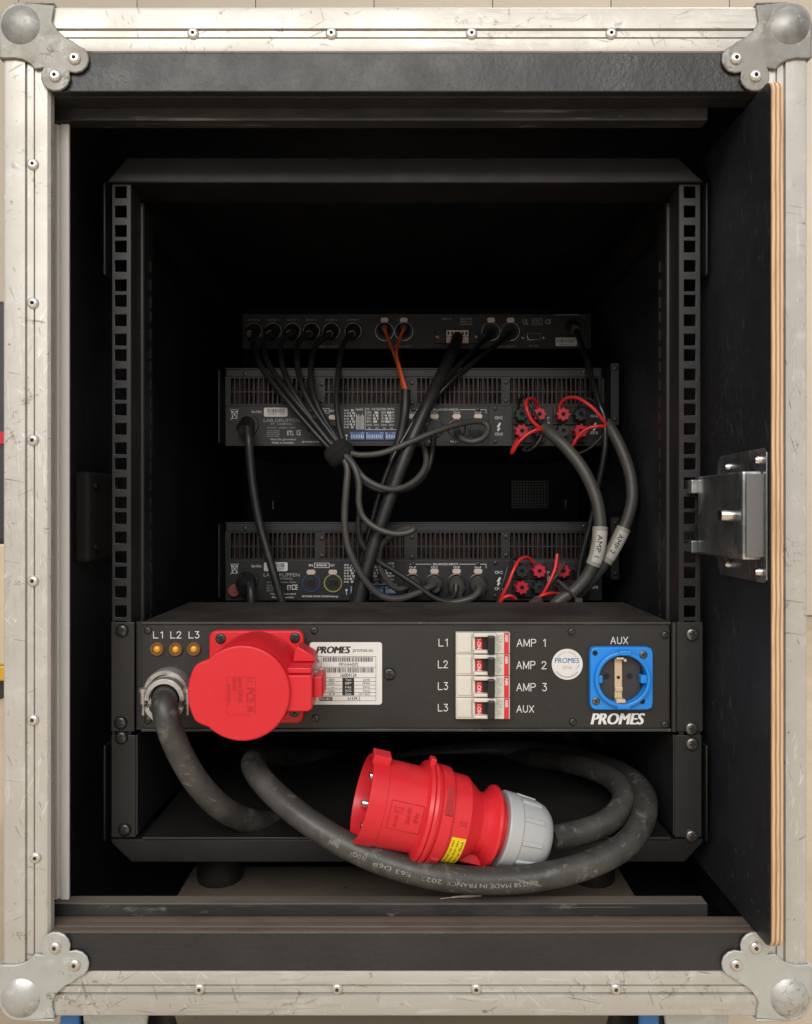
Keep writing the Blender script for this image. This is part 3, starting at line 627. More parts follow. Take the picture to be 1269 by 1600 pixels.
# circuit breakers
for k in range(4):
    y = 988.5+34*k; d0 = PD-7
    br = MB().pbox(712.5, y, 797, y+33.3, d0, PD-.05).build('circuit_breaker', M['cream'], pdu, None, bev=.6)
    br['label'] = ('top breaker, for amp 1','second breaker from the top, for amp 2','third breaker from the top, for amp 3','bottom breaker, for the aux socket')[k]
    MB().pbox(714.5, y+2.5, 737, y+30.5, d0-1, d0-.05).build('terminal_flap', M['cream'], br, None, bev=.6)
    n_ = MB(); n_.pbox(740.5,y+1,776,y+7.2,d0-9,d0-.05); n_.pbox(740.5,y+28,776,y+33,d0-9,d0-.05); n_.pbox(738.5,y+7.3,742.8,y+27.9,d0-5,d0-.05); n_.build('switch_shroud', M['cream'], br, None, bev=.8)
    MB().pbox(743.5, y+8.2, 754, y+27.2, d0-3.2, d0-.06).build('switch_flag', M['redwire'], br, None, bev=.4)
    MB().pbox(754.4, y+8.2, 762, y+27.2, d0-4, d0-.06).build('switch_well', M['black'], br, None)
    MB().pbox(762.4, y+5.4, 773.6, y+34, d0-12, d0-.06).build('switch_lever', M['black'], br, None, bev=1)
    MB().pbox(787.8, y+.4, 795.4, y+33, d0-.5, d0-.03).build('red_band', M['redwire'], br, None, bev=.2)
    t = MB(); T(t,'I-ON',745.8,y+10.5,751.8,y+25.5,d0-3.35,90,bold=.01); T(t,'ABB',789.3,y+3,794,y+14.5,d0-.65,90,bold=.02); t.build('breaker_lettering', M['white'], br, None)
    t = MB(); T(t,'C16',780.5,y+4,785.5,y+15.5,d0-.12,90,bold=.01); T(t,'S201',777,y+4,779.8,y+13,d0-.12,90)
    T(t,'~ 6000',780.5,y+18,783.5,y+27,d0-.12,90); T(t,'230/400',777,y+18,779.5,y+30,d0-.12,90); t.build('breaker_print', M['grey_ink'], br, None)
# test sticker
c = P(886.5,1038,PD-.2)
st = MB().lathe([(0,12.6),(.15,12.6),(.15,.05)], c+Vector((0,.15,0)), (0,-1,0), 48).build('test_sticker', M['offw'], pdu, 40)
t = MB(); T(t,'PROMES',867,1028,905,1036,PD-.3,bold=.012,shear=.1)
for k in range(9): t.quad(c.x+8.8-k*.55, c.x+9.9-k*.75, PD-.3, c.z-1-k*.95, c.z-.5-k*.95)
t.build('sticker_blue_print', M['blue_ink'], st, None)
t = MB(); T(t,'TESTED',878.5,1041,894.5,1045.5,PD-.3)
def arc(mb, txt, cen, r, a0, a1, h, y, down=False):
    n = len(txt)
    for i, ch_ in enumerate(txt):
        if ch_ == ' ': continue
        v, f = fit(ch_); a = R(a0+(a1-a0)*i/(n-1)); er = Vector((math.cos(a),0,math.sin(a))); et = Vector((math.sin(a),0,-math.cos(a)))
        if down: er, et = -er, -et
        p = cen+(er*r if not down else -er*r); w_ = h*(.3 if ch_ == 'I' else .75)
        mb.add([Vector((0,0,0))+p+et*((q-.5)*w_)+er*((s-.5)*h) for q, s in v], f)
        for kk in range(len(v)): mb.v[-1-kk].y = y
arc(t,'QUALITY CONTROL',c,9.9,140,40,1.5,PD-.3)
for k in range(10, 60): 
    a = R(190+k*2.3); t.add([(c.x+r*math.cos(a+da),PD-.3,c.z+r*math.sin(a+da)) for r, da in ((9.8,-.012),(11.2,-.012),(11.2,.012),(9.8,.012))],[(0,1,2,3)])
t.build('sticker_grey_print', M['grey_ink'], st, None)
# blue socket
bc = P(968.5,1058,PD); hw = 25.4
b = MB(); N_ = 72; oo = []; ii = []
for k in range(N_):
    a = 2*math.pi*k/N_; ca, sa = math.cos(a), math.sin(a)
    q = (abs(ca)**14+abs(sa)**14)**(-1/14); oo.append((bc.x+hw*q*ca, bc.z+hw*q*sa)); ii.append((bc.x+19.3*ca, bc.z+19.3*sa))
vsx = [(x,PD-6,z) for x,z in oo]+[(x,PD-6,z) for x,z in ii]+[(x,PD-.05,z) for x,z in oo]+[(x,PD-.2,z) for x,z in ii]
b.add(vsx, [(i,(i+1)%N_,N_+(i+1)%N_,N_+i) for i in range(N_)]+[(i,(i+1)%N_,2*N_+(i+1)%N_,2*N_+i) for i in range(N_)]+[(N_+i,N_+(i+1)%N_,3*N_+(i+1)%N_,3*N_+i) for i in range(N_)])
sk = b.build('blue_socket', M['blue'], pdu, 35, bev=.9); sk['label'] = 'blue mains socket marked AUX'
MB().lathe([(0,22.6),(4.2,22.4),(4.6,21.8),(4.6,20.2),(4.2,19.6),(0,19.4)], (bc.x,PD-6,bc.z), (0,-1,0), 56).build('socket_rim', M['blue'], sk, 35)
fo = [(bc.x+min(15.8,max(-18.2,18.9*math.cos(2*math.pi*k/64))), bc.z+18.9*math.sin(2*math.pi*k/64)) for k in range(64)]
MB().prism(fo, PD-2.2, PD-.3).build('socket_face', M['socketface'], sk, 35)
for q in ((bc.x+14.5,bc.x+19.4,PD-9,PD-2.3,bc.z-3.2,bc.z+3.2),(bc.x-20.4,bc.x-16.2,PD-9,PD-2.3,bc.z-3,bc.z+3)): MB().box(*q).build('guide_rib', M['blue'], sk, None, bev=.6)
for q in ((bc.x-3.6,bc.x+6.6,PD-11.5,PD-6.1,bc.z+19.6,bc.z+23.4),(bc.x-5,bc.x+5.5,PD-11.5,PD-6.1,bc.z-23.4,bc.z-19.6)): MB().box(*q).build('rim_tab', M['blue'], sk, None, bev=.6)
for px in (947.5,984):
    c = P(px,1056.5,PD-2.2); MB().lathe([(0,2.6),(.12,2.6),(.12,.05)], c, (0,-1,0), 20).build('pin_hole', M['hole'], sk, 40)
b = MB(); b.box(bc.x-5.2,bc.x+.9,PD-4,PD-2.3,bc.z-16,bc.z+16); b.box(bc.x-5.2,bc.x+.9,PD-9.5,PD-2.3,bc.z+16.1,bc.z+17.6); b.box(bc.x-5.2,bc.x+2.2,PD-9.5,PD-2.3,bc.z-19,bc.z-16.1); b.box(bc.x+1,bc.x+3,PD-9.5,PD-4,bc.z+14.2,bc.z+16.4); b.box(bc.x-5.2,bc.x+.9,PD-5.6,PD-4.1,bc.z-10.5,bc.z-6.8)
b.build('earth_strip', M['brass'], sk, None, bev=.4)
MB().lathe([(0,1.4),(.1,1.4),(.1,.05)], (bc.x-2.2,PD-4.02,bc.z+.6), (0,-1,0), 14).build('strip_hole', M['hole'], sk, 40)
for px, py in ((1005.5,1023),(931.5,1095.5)): screw('rust', px, py, PD-6, sk)
for px, py in ((930,1020.5),(1004,1096)):
    MB().lathe([(0,2.2),(.1,2.2),(.1,.05)], P(px,py,PD-6), (0,-1,0), 16).build('screw_hole', M['hole'], sk, 40)

# ================================================================== AMPLIFIERS
AD = 876.0
def flower(a): return 1+.13*math.cos(8*a)
POST_M = {}
for nm, mm in (('red','redpost'),('black','blackpost')):
    POST_M[nm] = MB().lathe([(0,7.2),(9,7.2),(13,7.4),(14,6.6),(14,2.4),(11.5,2.2),(11.5,.05)], (0,0,0), (0,-1,0), 40, mats=[0,0,0,0,0,1], lobes=flower).mesh('terminal', [M[mm], M['hole']], 40, local=True)
def xlr(parent, px, py, d, name='input_socket', r=10.8, ring='jgloss'):
    c = P(px, py, d)
    s = MB().lathe([(0,r),(1.6,r),(2,r*.92),(2,r*.84),(.4,r*.8),(.4,.1)], c, (0,-1,0), 28).build(name, M[ring], parent, 35)
    b = MB().lathe([(.35,r*.78),(.45,r*.78),(.45,.05)], c, (0,-1,0), 24).build('socket_core', M['black'], s, 40)
    return s
def tab(parent, px, py, d, w_=14, h=8):
    a, b_ = P(px-w_/2, py-h/2, d), P(px+w_/2, py+h/2, d)
    return MB().prism(rrect(a.x, b_.x, b_.z, a.z, (a.z-b_.z)*.45, 4), d-2.6, d-.05).build('release_tab', M['tab'], parent, 35, bev=.5)
def amplifier(oy, label, lower):
    a = thing('amplifier', P(646, 697+oy, AD+150), label, 'amplifier', 'two-unit power amplifiers')
    x0, x1 = P(352,0,AD).x, P(941,0,AD).x; zt, zb = P(0,574.5+oy,AD).z, P(0,697+oy,AD).z; zv0, zv1 = P(0,634+oy,AD).z, P(0,588+oy,AD).z
    b = MB(); b.box(x0, x1, AD, 1225, zt-2, zt); b.box(x0, x1, AD+2, 1225, zb, zb+1.5); b.box(x0, x0+1.5, AD+2.1, 1225, zb+1.6, zt-2.1); b.box(x1-1.5, x1, AD+2.1, 1225, zb+1.6, zt-2.1)
    b.build('chassis', M['amp'], a, None, bev=.5)
    MB().box(x0+1.6, x1-1.6, AD-.8, AD+1.2, zv1-.4, zt-2.1).build('top_strip', M['amp'], a, None, bev=.5)
    MB().box(x0+.2, x1-.2, AD-.2, AD+1.8, zb+.1, zv0).build('connector_plate', M['amp'], a, None, bev=.4)
    # ventilation slots
    sep = [(498,507),(637,651),(786,796)]; px = 361.0; xs = [352.3]; ho = set()
    while px < 938:
        j = next((s for s in sep if s[0]-6 < px < s[1]), None)
        if j: px = j[1]+1; continue
        xs += [px, px+5.3]; ho.add(len(xs)-2); px += 7.4
    xs.append(940.6); xs = [P(q,0,AD).x for q in xs]; zs = [zv0+.1, zv0+2.2, P(0,613.2+oy,AD).z, P(0,611.4+oy,AD).z, zv1-2.2, zv1-.5]
    MB().grid(xs, zs, lambda i, j: not (i in ho and j in (1,3)), AD-.3, AD+1.2).build('vent_slots', M['beam'], a, None, kind='stuff')
    MB().box(x0+3, x1-3, AD+14, AD+18, zv0, zv1).build('heat_sink', M['ampin'], a, None)
    b = MB()
    for k in range(95): xx = x0+4+k*(x1-x0-8)/94; b.box(xx, xx+.9, AD+5, AD+13.9, zv0+1, zv1-1)
    b.build('heat_sink_fins', M['ampin'], a, None, kind='stuff')
    for p_ in ((503,600),(503,627),(644,598),(644,629),(791,597),(791,626),(383,584),(913,581),(646,640),(747,640),(774,638),(774,690)):
        screw('tiny', p_[0], p_[1]+oy, AD-.5, a)
    w_ = MB(); g_ = MB(); D = AD-.45
    # crossed-out bin
    for (ax, ay), (bx, by) in (((360,639),(373,656)),((373,639),(360,656)),((361,643),(372,643)),((362,643),(363.5,654)),((371,643),(369.5,654)),((363.5,654),(369.5,654)),((363,640),(370,640))):
        w_.tube([P(ax,ay+oy,D), P(bx,by+oy,D)], .34, 5, smooth=False)
    T(w_,'Ser.No:',393,641+oy,409,645+oy,D); T(g_,'LAB.GRUPPEN',412,654+oy,468,659.5+oy,D); T(g_,'FP 10000Q',423,661+oy,457,664.5+oy,D)
    T(g_,'100-240V~ 50/60Hz 1700W',417,667+oy,463,669.5+oy,D)
    for k in range(4): T(g_,('POWER AMPLIFIER','RISK OF SHOCK','DO NOT OPEN','REFER TO MANUAL')[k],417,672+k*2.9+oy,437,674+k*2.9+oy,D)
    T(w_,'ETL',449,673+oy,459,680+oy,D); T(w_,'CE',456 if lower else 463.5,672+oy,465 if lower else 470,680+oy,D,bold=.01)
    T(w_,'Must be grounded',423,685+oy,462,688.6+oy,D); T(w_,'Made in Sweden',425,690+oy,459,693.2+oy,D)
    T(w_,'NETWORK POWER COOLING (Rating)',472,689+oy,528,692.4+oy,D,bold=.012)
    T(w_,'IN',483,640+oy,488.5,643.6+oy,D,bold=.015); T(w_,'OUT',515,640+oy,523,643.6+oy,D,bold=.015); T(w_,'NOMADLINK',494,640.2+oy,511,643.4+oy,D,bold=.02)
    for x_, y0, y1 in ((491,638,645.5),(514,638,645.5)): w_.pbox(x_,y0+oy,x_+.7,y1+oy,D,D+.1)
    for y_ in (638,645): w_.pbox(491,y_+oy,514.7,y_+.7+oy,D-.02,D+.1)
    # settings tables
    for r_ in range(7):
        T(w_,'%d+dB' % (44-3*r_),537.5,639.6+r_*4.4+oy,545,642.6+r_*4.4+oy,D,bold=.012)
        for c_ in range(4):
            if (r_*7+c_*5) % 3: w_.pbox(546.6+c_*2.1,639.4+r_*4.4+oy,548.2+c_*2.1,642.8+r_*4.4+oy,D,D+.1)
    T(w_,'GAIN',556,638+oy,567,641.5+oy,D)
    for c_ in range(7): w_.pbox(556.6+c_*1.9, 646.5+(c_*3%5)+oy, 557.4+c_*1.9, 671+oy, D, D+.1)
    T(w_,'VPL - VOLTAGE PEAK LIMITER',572.5,637.5+oy,616,641+oy,D); w_.pbox(570.6,637.5+oy,571.2,672+oy,D,D+.1)
    for r_ in range(4):
        for c_, xx in enumerate((573,596,609)): T(w_,('150V','121V','101V','83V')[r_],xx,642.8+r_*4.7+oy,xx+7.5,646+r_*4.7+oy,D,bold=.01)
        for c_ in range(8):
            if (r_*5+c_*3) % 4: w_.pbox((583.5 if c_ < 4 else 603)+(c_%4)*2+oy*0, 642.8+r_*4.7+oy, (583.5 if c_ < 4 else 603)+(c_%4)*2+1.5, 646.4+r_*4.7+oy, D-.02, D+.1)
    for k in range(4): T(w_,'CH '+'DCBA'[k],573+k*11.5,662.5+oy,581+k*11.5,665.5+oy,D,bold=.012); T(w_,'VPL',575+k*11.5,668+oy,580+k*11.5,670.6+oy,D)
    w_.pbox(572,671+oy,620,671.7+oy,D,D+.1); w_.lathe([(0,1.3),(.1,1.3),(.1,.05)], P(541.5,680.5+oy,D), (0,-1,0), 12); w_.pbox(541.1,681+oy,541.9,688+oy,D-.02,D+.1)
    # balanced inputs
    T(w_,'BALANCED INPUTS',677,638.4+oy,716,641.6+oy,D,bold=.012); w_.pbox(640,639.7+oy,674,640.4+oy,D,D+.1); w_.pbox(718,639.7+oy,760,640.4+oy,D,D+.1); w_.pbox(759.4,640.5+oy,760,646+oy,D,D+.1)
    for k, xx in enumerate((645,679,713.5,747)): T(w_,'CH '+'DCBA'[k],xx-5,643+oy,xx+5,646.3+oy,D,bold=.012)
    T(w_,'CH C',773.5,650.5+oy,785.5,655+oy,D,bold=.012); T(w_,'CH D',773.5,676+oy,785.5,680.5+oy,D,bold=.012); T(w_,'CH A',923,648+oy,934,652.4+oy,D,bold=.012); T(w_,'CH B',923,674+oy,934,678.4+oy,D,bold=.012)
    for xx in (779.5, 929):
        w_.add([P(q[0]+xx-779.5,q[1]+oy,D) for q in ((780.5,660),(776,667.5),(779,667),(776.5,673),(778.4,672.2),(777.8,675),(782.5,669),(779.6,669.4),(783,661))], [tuple(range(9))])
    T(w_,'L-2001',855.3,652+oy,859,674+oy,D,90,bold=.012); T(w_,'PIN 2 +',704,688.5+oy,716,691.5+oy,D); T(w_,'PIN 3 -',669,688.5+oy,680,691.5+oy,D)
    pr_ = w_.build('printed_lettering', M['white'], a, None); g_.build('printed_logo', M['grey_ink'], a, None)
    w_ = MB(); w_.pbox(763.4,634.5+oy,764.2,696.5+oy,AD-.35,AD-.1); w_.build('plate_joint', M['hole'], a, None)
    p0, p1 = P(412.5,637+oy,AD-.3), P(449.5,651+oy,AD-.3)
    l = MB().prism(rrect(p0.x,p1.x,p1.z,p0.z,1.6,3), AD-.55, AD-.25).build('barcode_label', M['offw'], a, None)
    t = MB(); bars(t,418,638.5+oy,446,645+oy,AD-.68,22); T(t,'2012804 13407',419,646+oy,444,648.6+oy,AD-.68); t.build('barcode', M['ink'], l, None)
    # dip switches
    for q0, q1, n_ in ((547,570,8),(571.4,600,9),(601.4,619,6)):
        s = MB().pbox(q0,674.5+oy,q1,687.5+oy,AD-2,AD-.25).build('dip_switch', M['dipblue'], a, None, bev=.3); t = MB()
        for k in range(n_):
            xx = q0+1.6+k*(q1-q0-2.2)/n_; t.pbox(xx,679+oy,xx+1.3,685+oy,AD-2.3,AD-1.9)
        T(t,'On',q0+.6,675.3+oy,q0+4,678+oy,AD-2.1); T(t,'123',q1-6,675.3+oy,q1-.8,677.6+oy,AD-2.1); t.build('slider', M['offw'], s, None)
    # network ports
    for xx, ring in ((486.5,'dipblue'),(520.5,'yellow')):
        tab(a, xx, 652.5+oy, AD)
        s = MB().lathe([(0,10.4),(1.3,10.4),(1.3,9.2),(-.05,9.1)], P(xx,669.5+oy,AD-.25), (0,-1,0), 32).build('network_port', M['ring_'+ring] if lower else M['jgloss'], a, 35)
        c = P(xx,669.5+oy,AD-.3); MB().lathe([(0,9),(.25,9),(.25,.05)], c, (0,-1,0), 28).build('port_face', M['black'], s, 40)
        MB().box(c.x-5.8,c.x+5.8,c.y-.45,c.y-.3,c.z-4.6,c.z+4.2).build('port_frame', M['screw'], s, None); MB().box(c.x-5.2,c.x+5.2,c.y-.6,c.y-.46,c.z-4.1,c.z+3.7).build('port_opening', M['hole'], s, None)
    for xx in (645,679,713.5,747): xlr(a, xx, 669+oy, AD-.25); tab(a, xx, 651+oy, AD, 13.5, 8)
    # loudspeaker terminals
    for (q0, q1), cols in (((801.5,851.5),(('black','red'),('red','black'))),((865,915.5),(('red','black'),('black','red')))):
        for r_ in range(2):
            MB().pbox(q0,636+r_*28.5+oy,q1,663.5+r_*28.5+oy,AD-4,AD-.25).build('terminal_block', M['black'], a, None, bev=.6)
            for c_ in range(2):
                c = P((q0+q1)/2-13.4+c_*27, 649.5+r_*25.6+oy, AD-4); inst(cols[r_][c_]+'_terminal', POST_M[cols[r_][c_]], c, a, rot=(0,random.uniform(0,1),0))
    # rear ears
    for xx, y0, y1 in ((955,567,664),(343,578,692)):
        q0, q1 = P(xx,y0+oy,AD-8), P(xx,y1+oy,AD-8); s_ = 1 if xx > 600 else -1
        b = MB().box(*sorted((q0.x, q0.x+s_*1.5)), AD-8, AD+60, q1.z, q0.z); 
        if s_ > 0: b.box(q0.x+1.6, q0.x+9, AD-8, AD-6, q1.z, q0.z); b.box(x1+.2, q0.x-.1, AD+20, AD+22, q1.z+5, q0.z-12)
        else: b.box(q0.x+.1, x0-.2, AD+20, AD+22, q1.z+5, q0.z-12)
        b.build('rear_bracket', M['powder'], a, None, bev=.4)
    for yy in (576, 655): screw('tiny', 962, yy+oy, AD-8.1, a)
    # mains inlet
    c = P(386.5,664+oy,AD-.3); MB().lathe([(0,13),(3,12.6),(3,9.5),(0,9.5)], c, (0,-1,0), 30).build('mains_inlet', M['black'], a, 35)
    if lower:
        c = P(367,681+oy,AD-.3); s = MB().lathe([(0,7.3),(4,7.3),(5,6.4),(5,.05)], c, (0,-1,0), 28, lobes=lambda q: 1).build('reset_button', M['dullred'], a, 40); s['label'] = 'round dull red reset button'
    return a
amp_up = amplifier(0, 'black power amplifier with fan vents, upper of the two, below the slim processor', False)
amp_lo = amplifier(241.5, 'black power amplifier with fan vents, lower of the two, partly hidden by the power panel', True)

# ================================================================== PROCESSOR (one unit)
SD = 958.0
dsp = thing('signal_processor', P(651,545,SD+100), 'slim black one-unit signal processor above both amplifiers', 'signal processor')
q0, q1 = P(378.5,490,SD), P(924,545,SD)
MB().box(q0.x, q1.x, SD, 1225, q1.z, q0.z).build('chassis', M['amp'], dsp, None, bev=.8)
for px in (397,427,457,487,518,552): 
    c = P(px,517.5,SD); s = MB().lathe([(0,11.6),(1.2,11.6),(1.2,10.4),(.1,10.2)], c, (0,-1,0), 30).build('output_socket', M['jgloss'], dsp, 35)
    MB().lathe([(.05,10.6),(1.45,10.6),(1.45,9.9),(.05,9.9)], c, (0,-1,0), 30).build('socket_ring', M['nickel'], s, 35)
for px in (601,631,767,797.5):
    c = P(px,518,SD); s = MB().lathe([(0,11.8),(1.2,11.8),(1.2,11),(-.05,10.9)], c, (0,-1,0), 30).build('input_socket', M['nickel'], dsp, 35); MB().lathe([(0,10.8),(.3,10.8),(.3,.05)], c, (0,-1,0), 28).build('socket_core', M['black'], s, 40)
    tab(s, px, 500.5, SD, 12.5, 7.5)
b = MB().pbox(680,515,748,536.5,SD-3,SD-.05).build('terminal_strip', M['black'], dsp, None, bev=.5)
MB().pbox(697.5,515.5,732.5,536,SD-14,SD-3.1).build('terminal_plug', M['tab'], b, None, bev=.6)
t = MB()
for k in range(6): t.pbox(699.5+k*5.6,518,702.3+k*5.6,523,SD-14.2,SD-13.9)
t.pbox(698,525.6,732,526.3,SD-14.2,SD-13.9); t.build('terminal_slots', M['hole'], b, None)
for px in (683.5,745): inst('jack_screw', SC['rust'], P(px,525,SD-3), b)
c = P(834,527,SD); b = MB().prism([(c.x-9.6,c.z+5),(c.x+9.6,c.z+5),(c.x+8,c.z-4.6),(c.x-8,c.z-4.6)], SD-4, SD-.05).build('serial_port', M['nickel'], dsp, 35, bev=.6)
MB().prism([(c.x-8.6,c.z+4),(c.x+8.6,c.z+4),(c.x+7.2,c.z-3.7),(c.x-7.2,c.z-3.7)], SD-4.2, SD-4.02).build('port_opening', M['black'], b, None)
for px in (818,850.5): inst('jack_screw', SC['rust'], P(px,526.5,SD), b)
MB().pbox(868,494.5,910,524,SD-2,SD-.05).build('mains_inlet', M['black'], dsp, None, bev=.8)
l = MB().pbox(868.5,527.5,901.5,540.5,SD-.3,SD-.05).build('barcode_label', M['offw'], dsp, None); t = MB(); bars(t,871,529,899,535.5,SD-.4,22); T(t,'DB488 00231',873,536.8,897,539,SD-.4); t.build('barcode', M['ink'], l, None)
t = MB()
for k, px in enumerate((397,427,457,487,518,552)): T(t,'OUTPUT %d' % (6-k),px-9,498.5,px+9,501,SD-.2)
T(t,'ANALOG OUTPUTS',497,540,527,542.6,SD-.2); T(t,'AES/EBU OUT',615,540,642,542.4,SD-.2); T(t,'INPUTS',691,497,705,499.5,SD-.2)
for k in range(3): T(t,('OUT LOGIC','GPIO 1-4','CONTROL')[k],719,497+k*4.2,738,499.5+k*4.2,SD-.2)
T(t,'ANALOG INPUTS',768,540,806,542.6,SD-.2); T(t,'RS-232',827,539,841,541.4,SD-.2); T(t,'UL',817,498,826,507,SD-.2)
for k in range(4): T(t,('COMPLIES WITH','FCC PART 15','CLASS B','ICES-003')[k],831,497.5+k*3,848,499.4+k*3,SD-.2)
T(t,'CE',852,499,861,506,SD-.2,bold=.01); T(t,'100-240V~ 50-60Hz 35W MAX',868,490.9,905,493,SD-2.2)
t.build('printed_lettering', M['grey_ink'], dsp, None)

# vent panel between the amplifiers, at the far rails
vp = thing('vent_panel', P(830,800,1210), 'vent panel with light through its mesh painted grey, between the two amplifiers', 'vent panel')
xs = []; zs = []
a, b_ = P(800,752,1200), P(859,794,1200)
k = 0; xx = a.x
while xx < b_.x: xs += [xx, xx+1.6]; xx += 4.6
zz = b_.z
while zz < a.z: zs += [zz, zz+1.6]; zz += 4.6
MB().grid(xs, zs, lambda i, j: not (i % 2 == 1 and j % 2 == 1), 1200, 1201).build('painted_light_mesh', M['endplate'], vp, None, kind='stuff')  # lighter grey patch of mesh paints the light coming through the panel
z0, z1 = amp_lo.location.z, 0
p0, p1 = P(390,705,1202), P(905,812,1202)
MB().box(p0.x, p1.x, 1203, 1205, p1.z, p0.z).build('panel_plate', M['lifted_dark'], vp, None)
for px, py in ((427,713),(427,789),(888,712),(884,788)):
    p = P(px,py,1190); MB().box(p.x-1.5,p.x+1.5,1188,1202,p.z-7,p.z+7).build('cage_clip', M['screw_s'], vp, None, bev=.4)

# ================================================================== CABLES
def PP(lst): return [P(*q) for q in lst]
def xlr_plug(parent, px, py, d, length=26, r=8.6, direction=(0,-1,-.35), m='jblack', name='plug'):
    c = P(px, py, d); return MB().lathe([(0,r),(length*.62,r),(length*.7,r*.86),(length*.95,r*.6),(length*1.15,r*.5),(length*1.15,.05)], c, direction, 20).build(name, M[m], parent, 40)
def cable(name, pts, r, m, label, cat='cable', group=None, plugs=(), seg=10):
    pth = PP(pts); lo = min(pth, key=lambda p: p.z)
    t = thing(name, lo, label, cat, group)
    MB().tube(pth, r, seg, 8).build('jacket', M[m], t, 60)
    for q in plugs: xlr_plug(t, *q[:3], **q[3])
    return t
G1 = 'signal cables from the processor outputs'
ord_ = ('leftmost','second from left','third from left','fourth from left','fifth from left','sixth and rightmost')
outs = [([(397,519,935),(396,540,915),(410,575,872),(440,615,852),(478,660,842),(512,697,836),(527,708,834)],0),
        ([(427,519,935),(413,535,915),(418,565,880),(445,606,850),(486,655,838),(516,692,832),(530,706,831)],1),
        ([(457,519,935),(440,536,915),(440,565,878),(452,600,852),(477,640,841),(512,685,834),(533,703,829)],2),
        ([(487,519,935),(466,536,915),(464,565,878),(471,600,853),(488,636,842),(516,676,834),(536,702,828)],3),
        ([(518,520,935),(494,540,912),(486,575,872),(490,616,850),(507,655,840),(526,685,832),(538,703,826)],4),
        ([(552,520,935),(536,540,912),(529,580,868),(526,620,848),(529,660,836),(536,690,828),(540,704,824)],5)]
for pts, k in outs:
    cable('signal_cable', pts, 3.3, 'jblack', 'thin black cable plugged into the processor, %s of its six outputs' % ord_[k], group=G1, plugs=[(pts[0][0],517.5,SD-.5,dict(r=8.8,length=24))])
cable('signal_cable', [(540,706,824),(565,711,820),(600,707,818),(640,691,822),(690,671,832),(735,659,846),(756,660,852),(763,670,850),(755,684,846),(737,690,846),(720,684,852),(713.5,670,868)], 3.4, 'jacket', 'grey cable from the wrap curling back under the inputs of the upper amplifier', plugs=[])
cable('signal_cable', [(541,709,822),(552,725,818),(566,744,816),(585,757,816),(610,764.5,818),(634,760,824),(655,745,832),(666,724,842),(662,698,852),(650,680,862),(645,668,870)], 3.4, 'jacket', 'grey cable hanging in a wide loop below the upper amplifier, in front', plugs=[])
cable('signal_cable', [(540,712,832),(552,735,834),(570,756,836),(592,766,838),(620,768,840),(650,757,846),(668,735,854),(675,708,860),(677,690,866),(679,672,872)], 3.3, 'jblack', 'dark cable hanging in a wide loop below the upper amplifier, behind another', plugs=[])
cable('signal_cable', [(535,712,822),(543,732,818),(541,765,816),(538.5,804,816),(541,840,816),(549,868,816),(566,901,818),(592,929,822),(620,936,826),(650,928,834),(672,917,842),(680,913,848)], 3.8, 'jacket', 'grey cable sweeping down past the lower amplifier into its third input', plugs=[(679,911.5,AD-1,dict(r=9.4,length=24,m='jacket',direction=(0,-1,-.12)))])
cable('signal_cable', [(540,712,818),(553,728,812),(561,754,810),(561,785,810),(568,808,810),(588,825,808),(615,834,806),(638,832,806),(646,826.5,808),(630,828,816),(612,838,824),(596,853,830),(592,876,836),(600,900,840),(620,920,846),(640,916,852)], 3.4, 'jacket', 'grey cable with a hairpin bend in front of the lower amplifier vents', plugs=[(645,911.5,AD-1,dict(r=9.4,length=22,m='jacket'))])
cable('signal_cable', [(546,712,824),(557,745,824),(562,790,824),(560,825,826),(566,850,830),(584,872,834),(617,893,836),(652,916,836),(680,935,836),(700,939,838),(711,928,846),(713,914,850)], 3.3, 'jblack', 'dark cable crossing the settings table of the lower amplifier into its second input', plugs=[(713.5,911.5,AD-1,dict(r=9.4,length=26,m='jacket',direction=(0,-1,-.45)))])
cable('signal_cable', [(747,914,848),(750,921,838),(741,932,832),(727,938,830),(700,944,830),(675,952,832)], 3.8, 'jacket', 'short grey cable curving down from the rightmost input of the lower amplifier', plugs=[(747,911.5,AD-1,dict(r=9.4,length=24,m='jacket',direction=(0,-1,-.3)))])
# hook and loop wrap
c = P(530,708,829); ax = Vector((.62,0,-.75)).normalized()
tag(MB().lathe([(-12,6),(-11.5,10.5),(-9,13.4),(-4,15.2),(-.6,15.6),(0,15),(.6,16.2),(5,15.6),(9,13.6),(11,10.5),(11.5,6)], c, ax, 32, lobes=lambda a: 1+.05*math.sin(2*a+.7)).build('cable_wrap', M['velcro'], None, 50), 'black hook-and-loop wrap bundling cables at the upper amplifier', 'cable wrap')
cable('multicore_cable', [(715,527,940),(711,540,918),(697,572,876),(676,615,846),(652,668,832),(630,722,828),(607,785,828),(585,850,828),(566,915,828),(556,965,828)], 7.0, 'jblack', 'thick black multicore cable running from the cream terminal plug down behind the power panel', seg=16)
cable('input_cable', [(767,519,936),(755,533,920),(722,566,880),(690,600,858),(658,640,850),(634,680,846),(612,720,842),(592,775,842),(577,830,842),(562,885,842),(548,950,842)], 3.0, 'jgloss', 'thin glossy black cable from the processor input nearer the terminal plug', plugs=[(767,518,SD-.5,dict(r=7.4,length=26,direction=(-.35,-1,-.5),m='jacket'))])
cable('input_cable', [(797,519,936),(784,532,920),(745,562,880),(705,596,862),(668,638,856),(640,685,852),(622,722,850),(604,775,850),(590,830,850),(578,885,850),(570,950,850)], 3.0, 'jgloss', 'thin glossy black cable from the processor input beside the serial port', plugs=[(797.5,518,SD-.5,dict(r=7.4,length=26,direction=(-.4,-1,-.5),m='jacket'))])
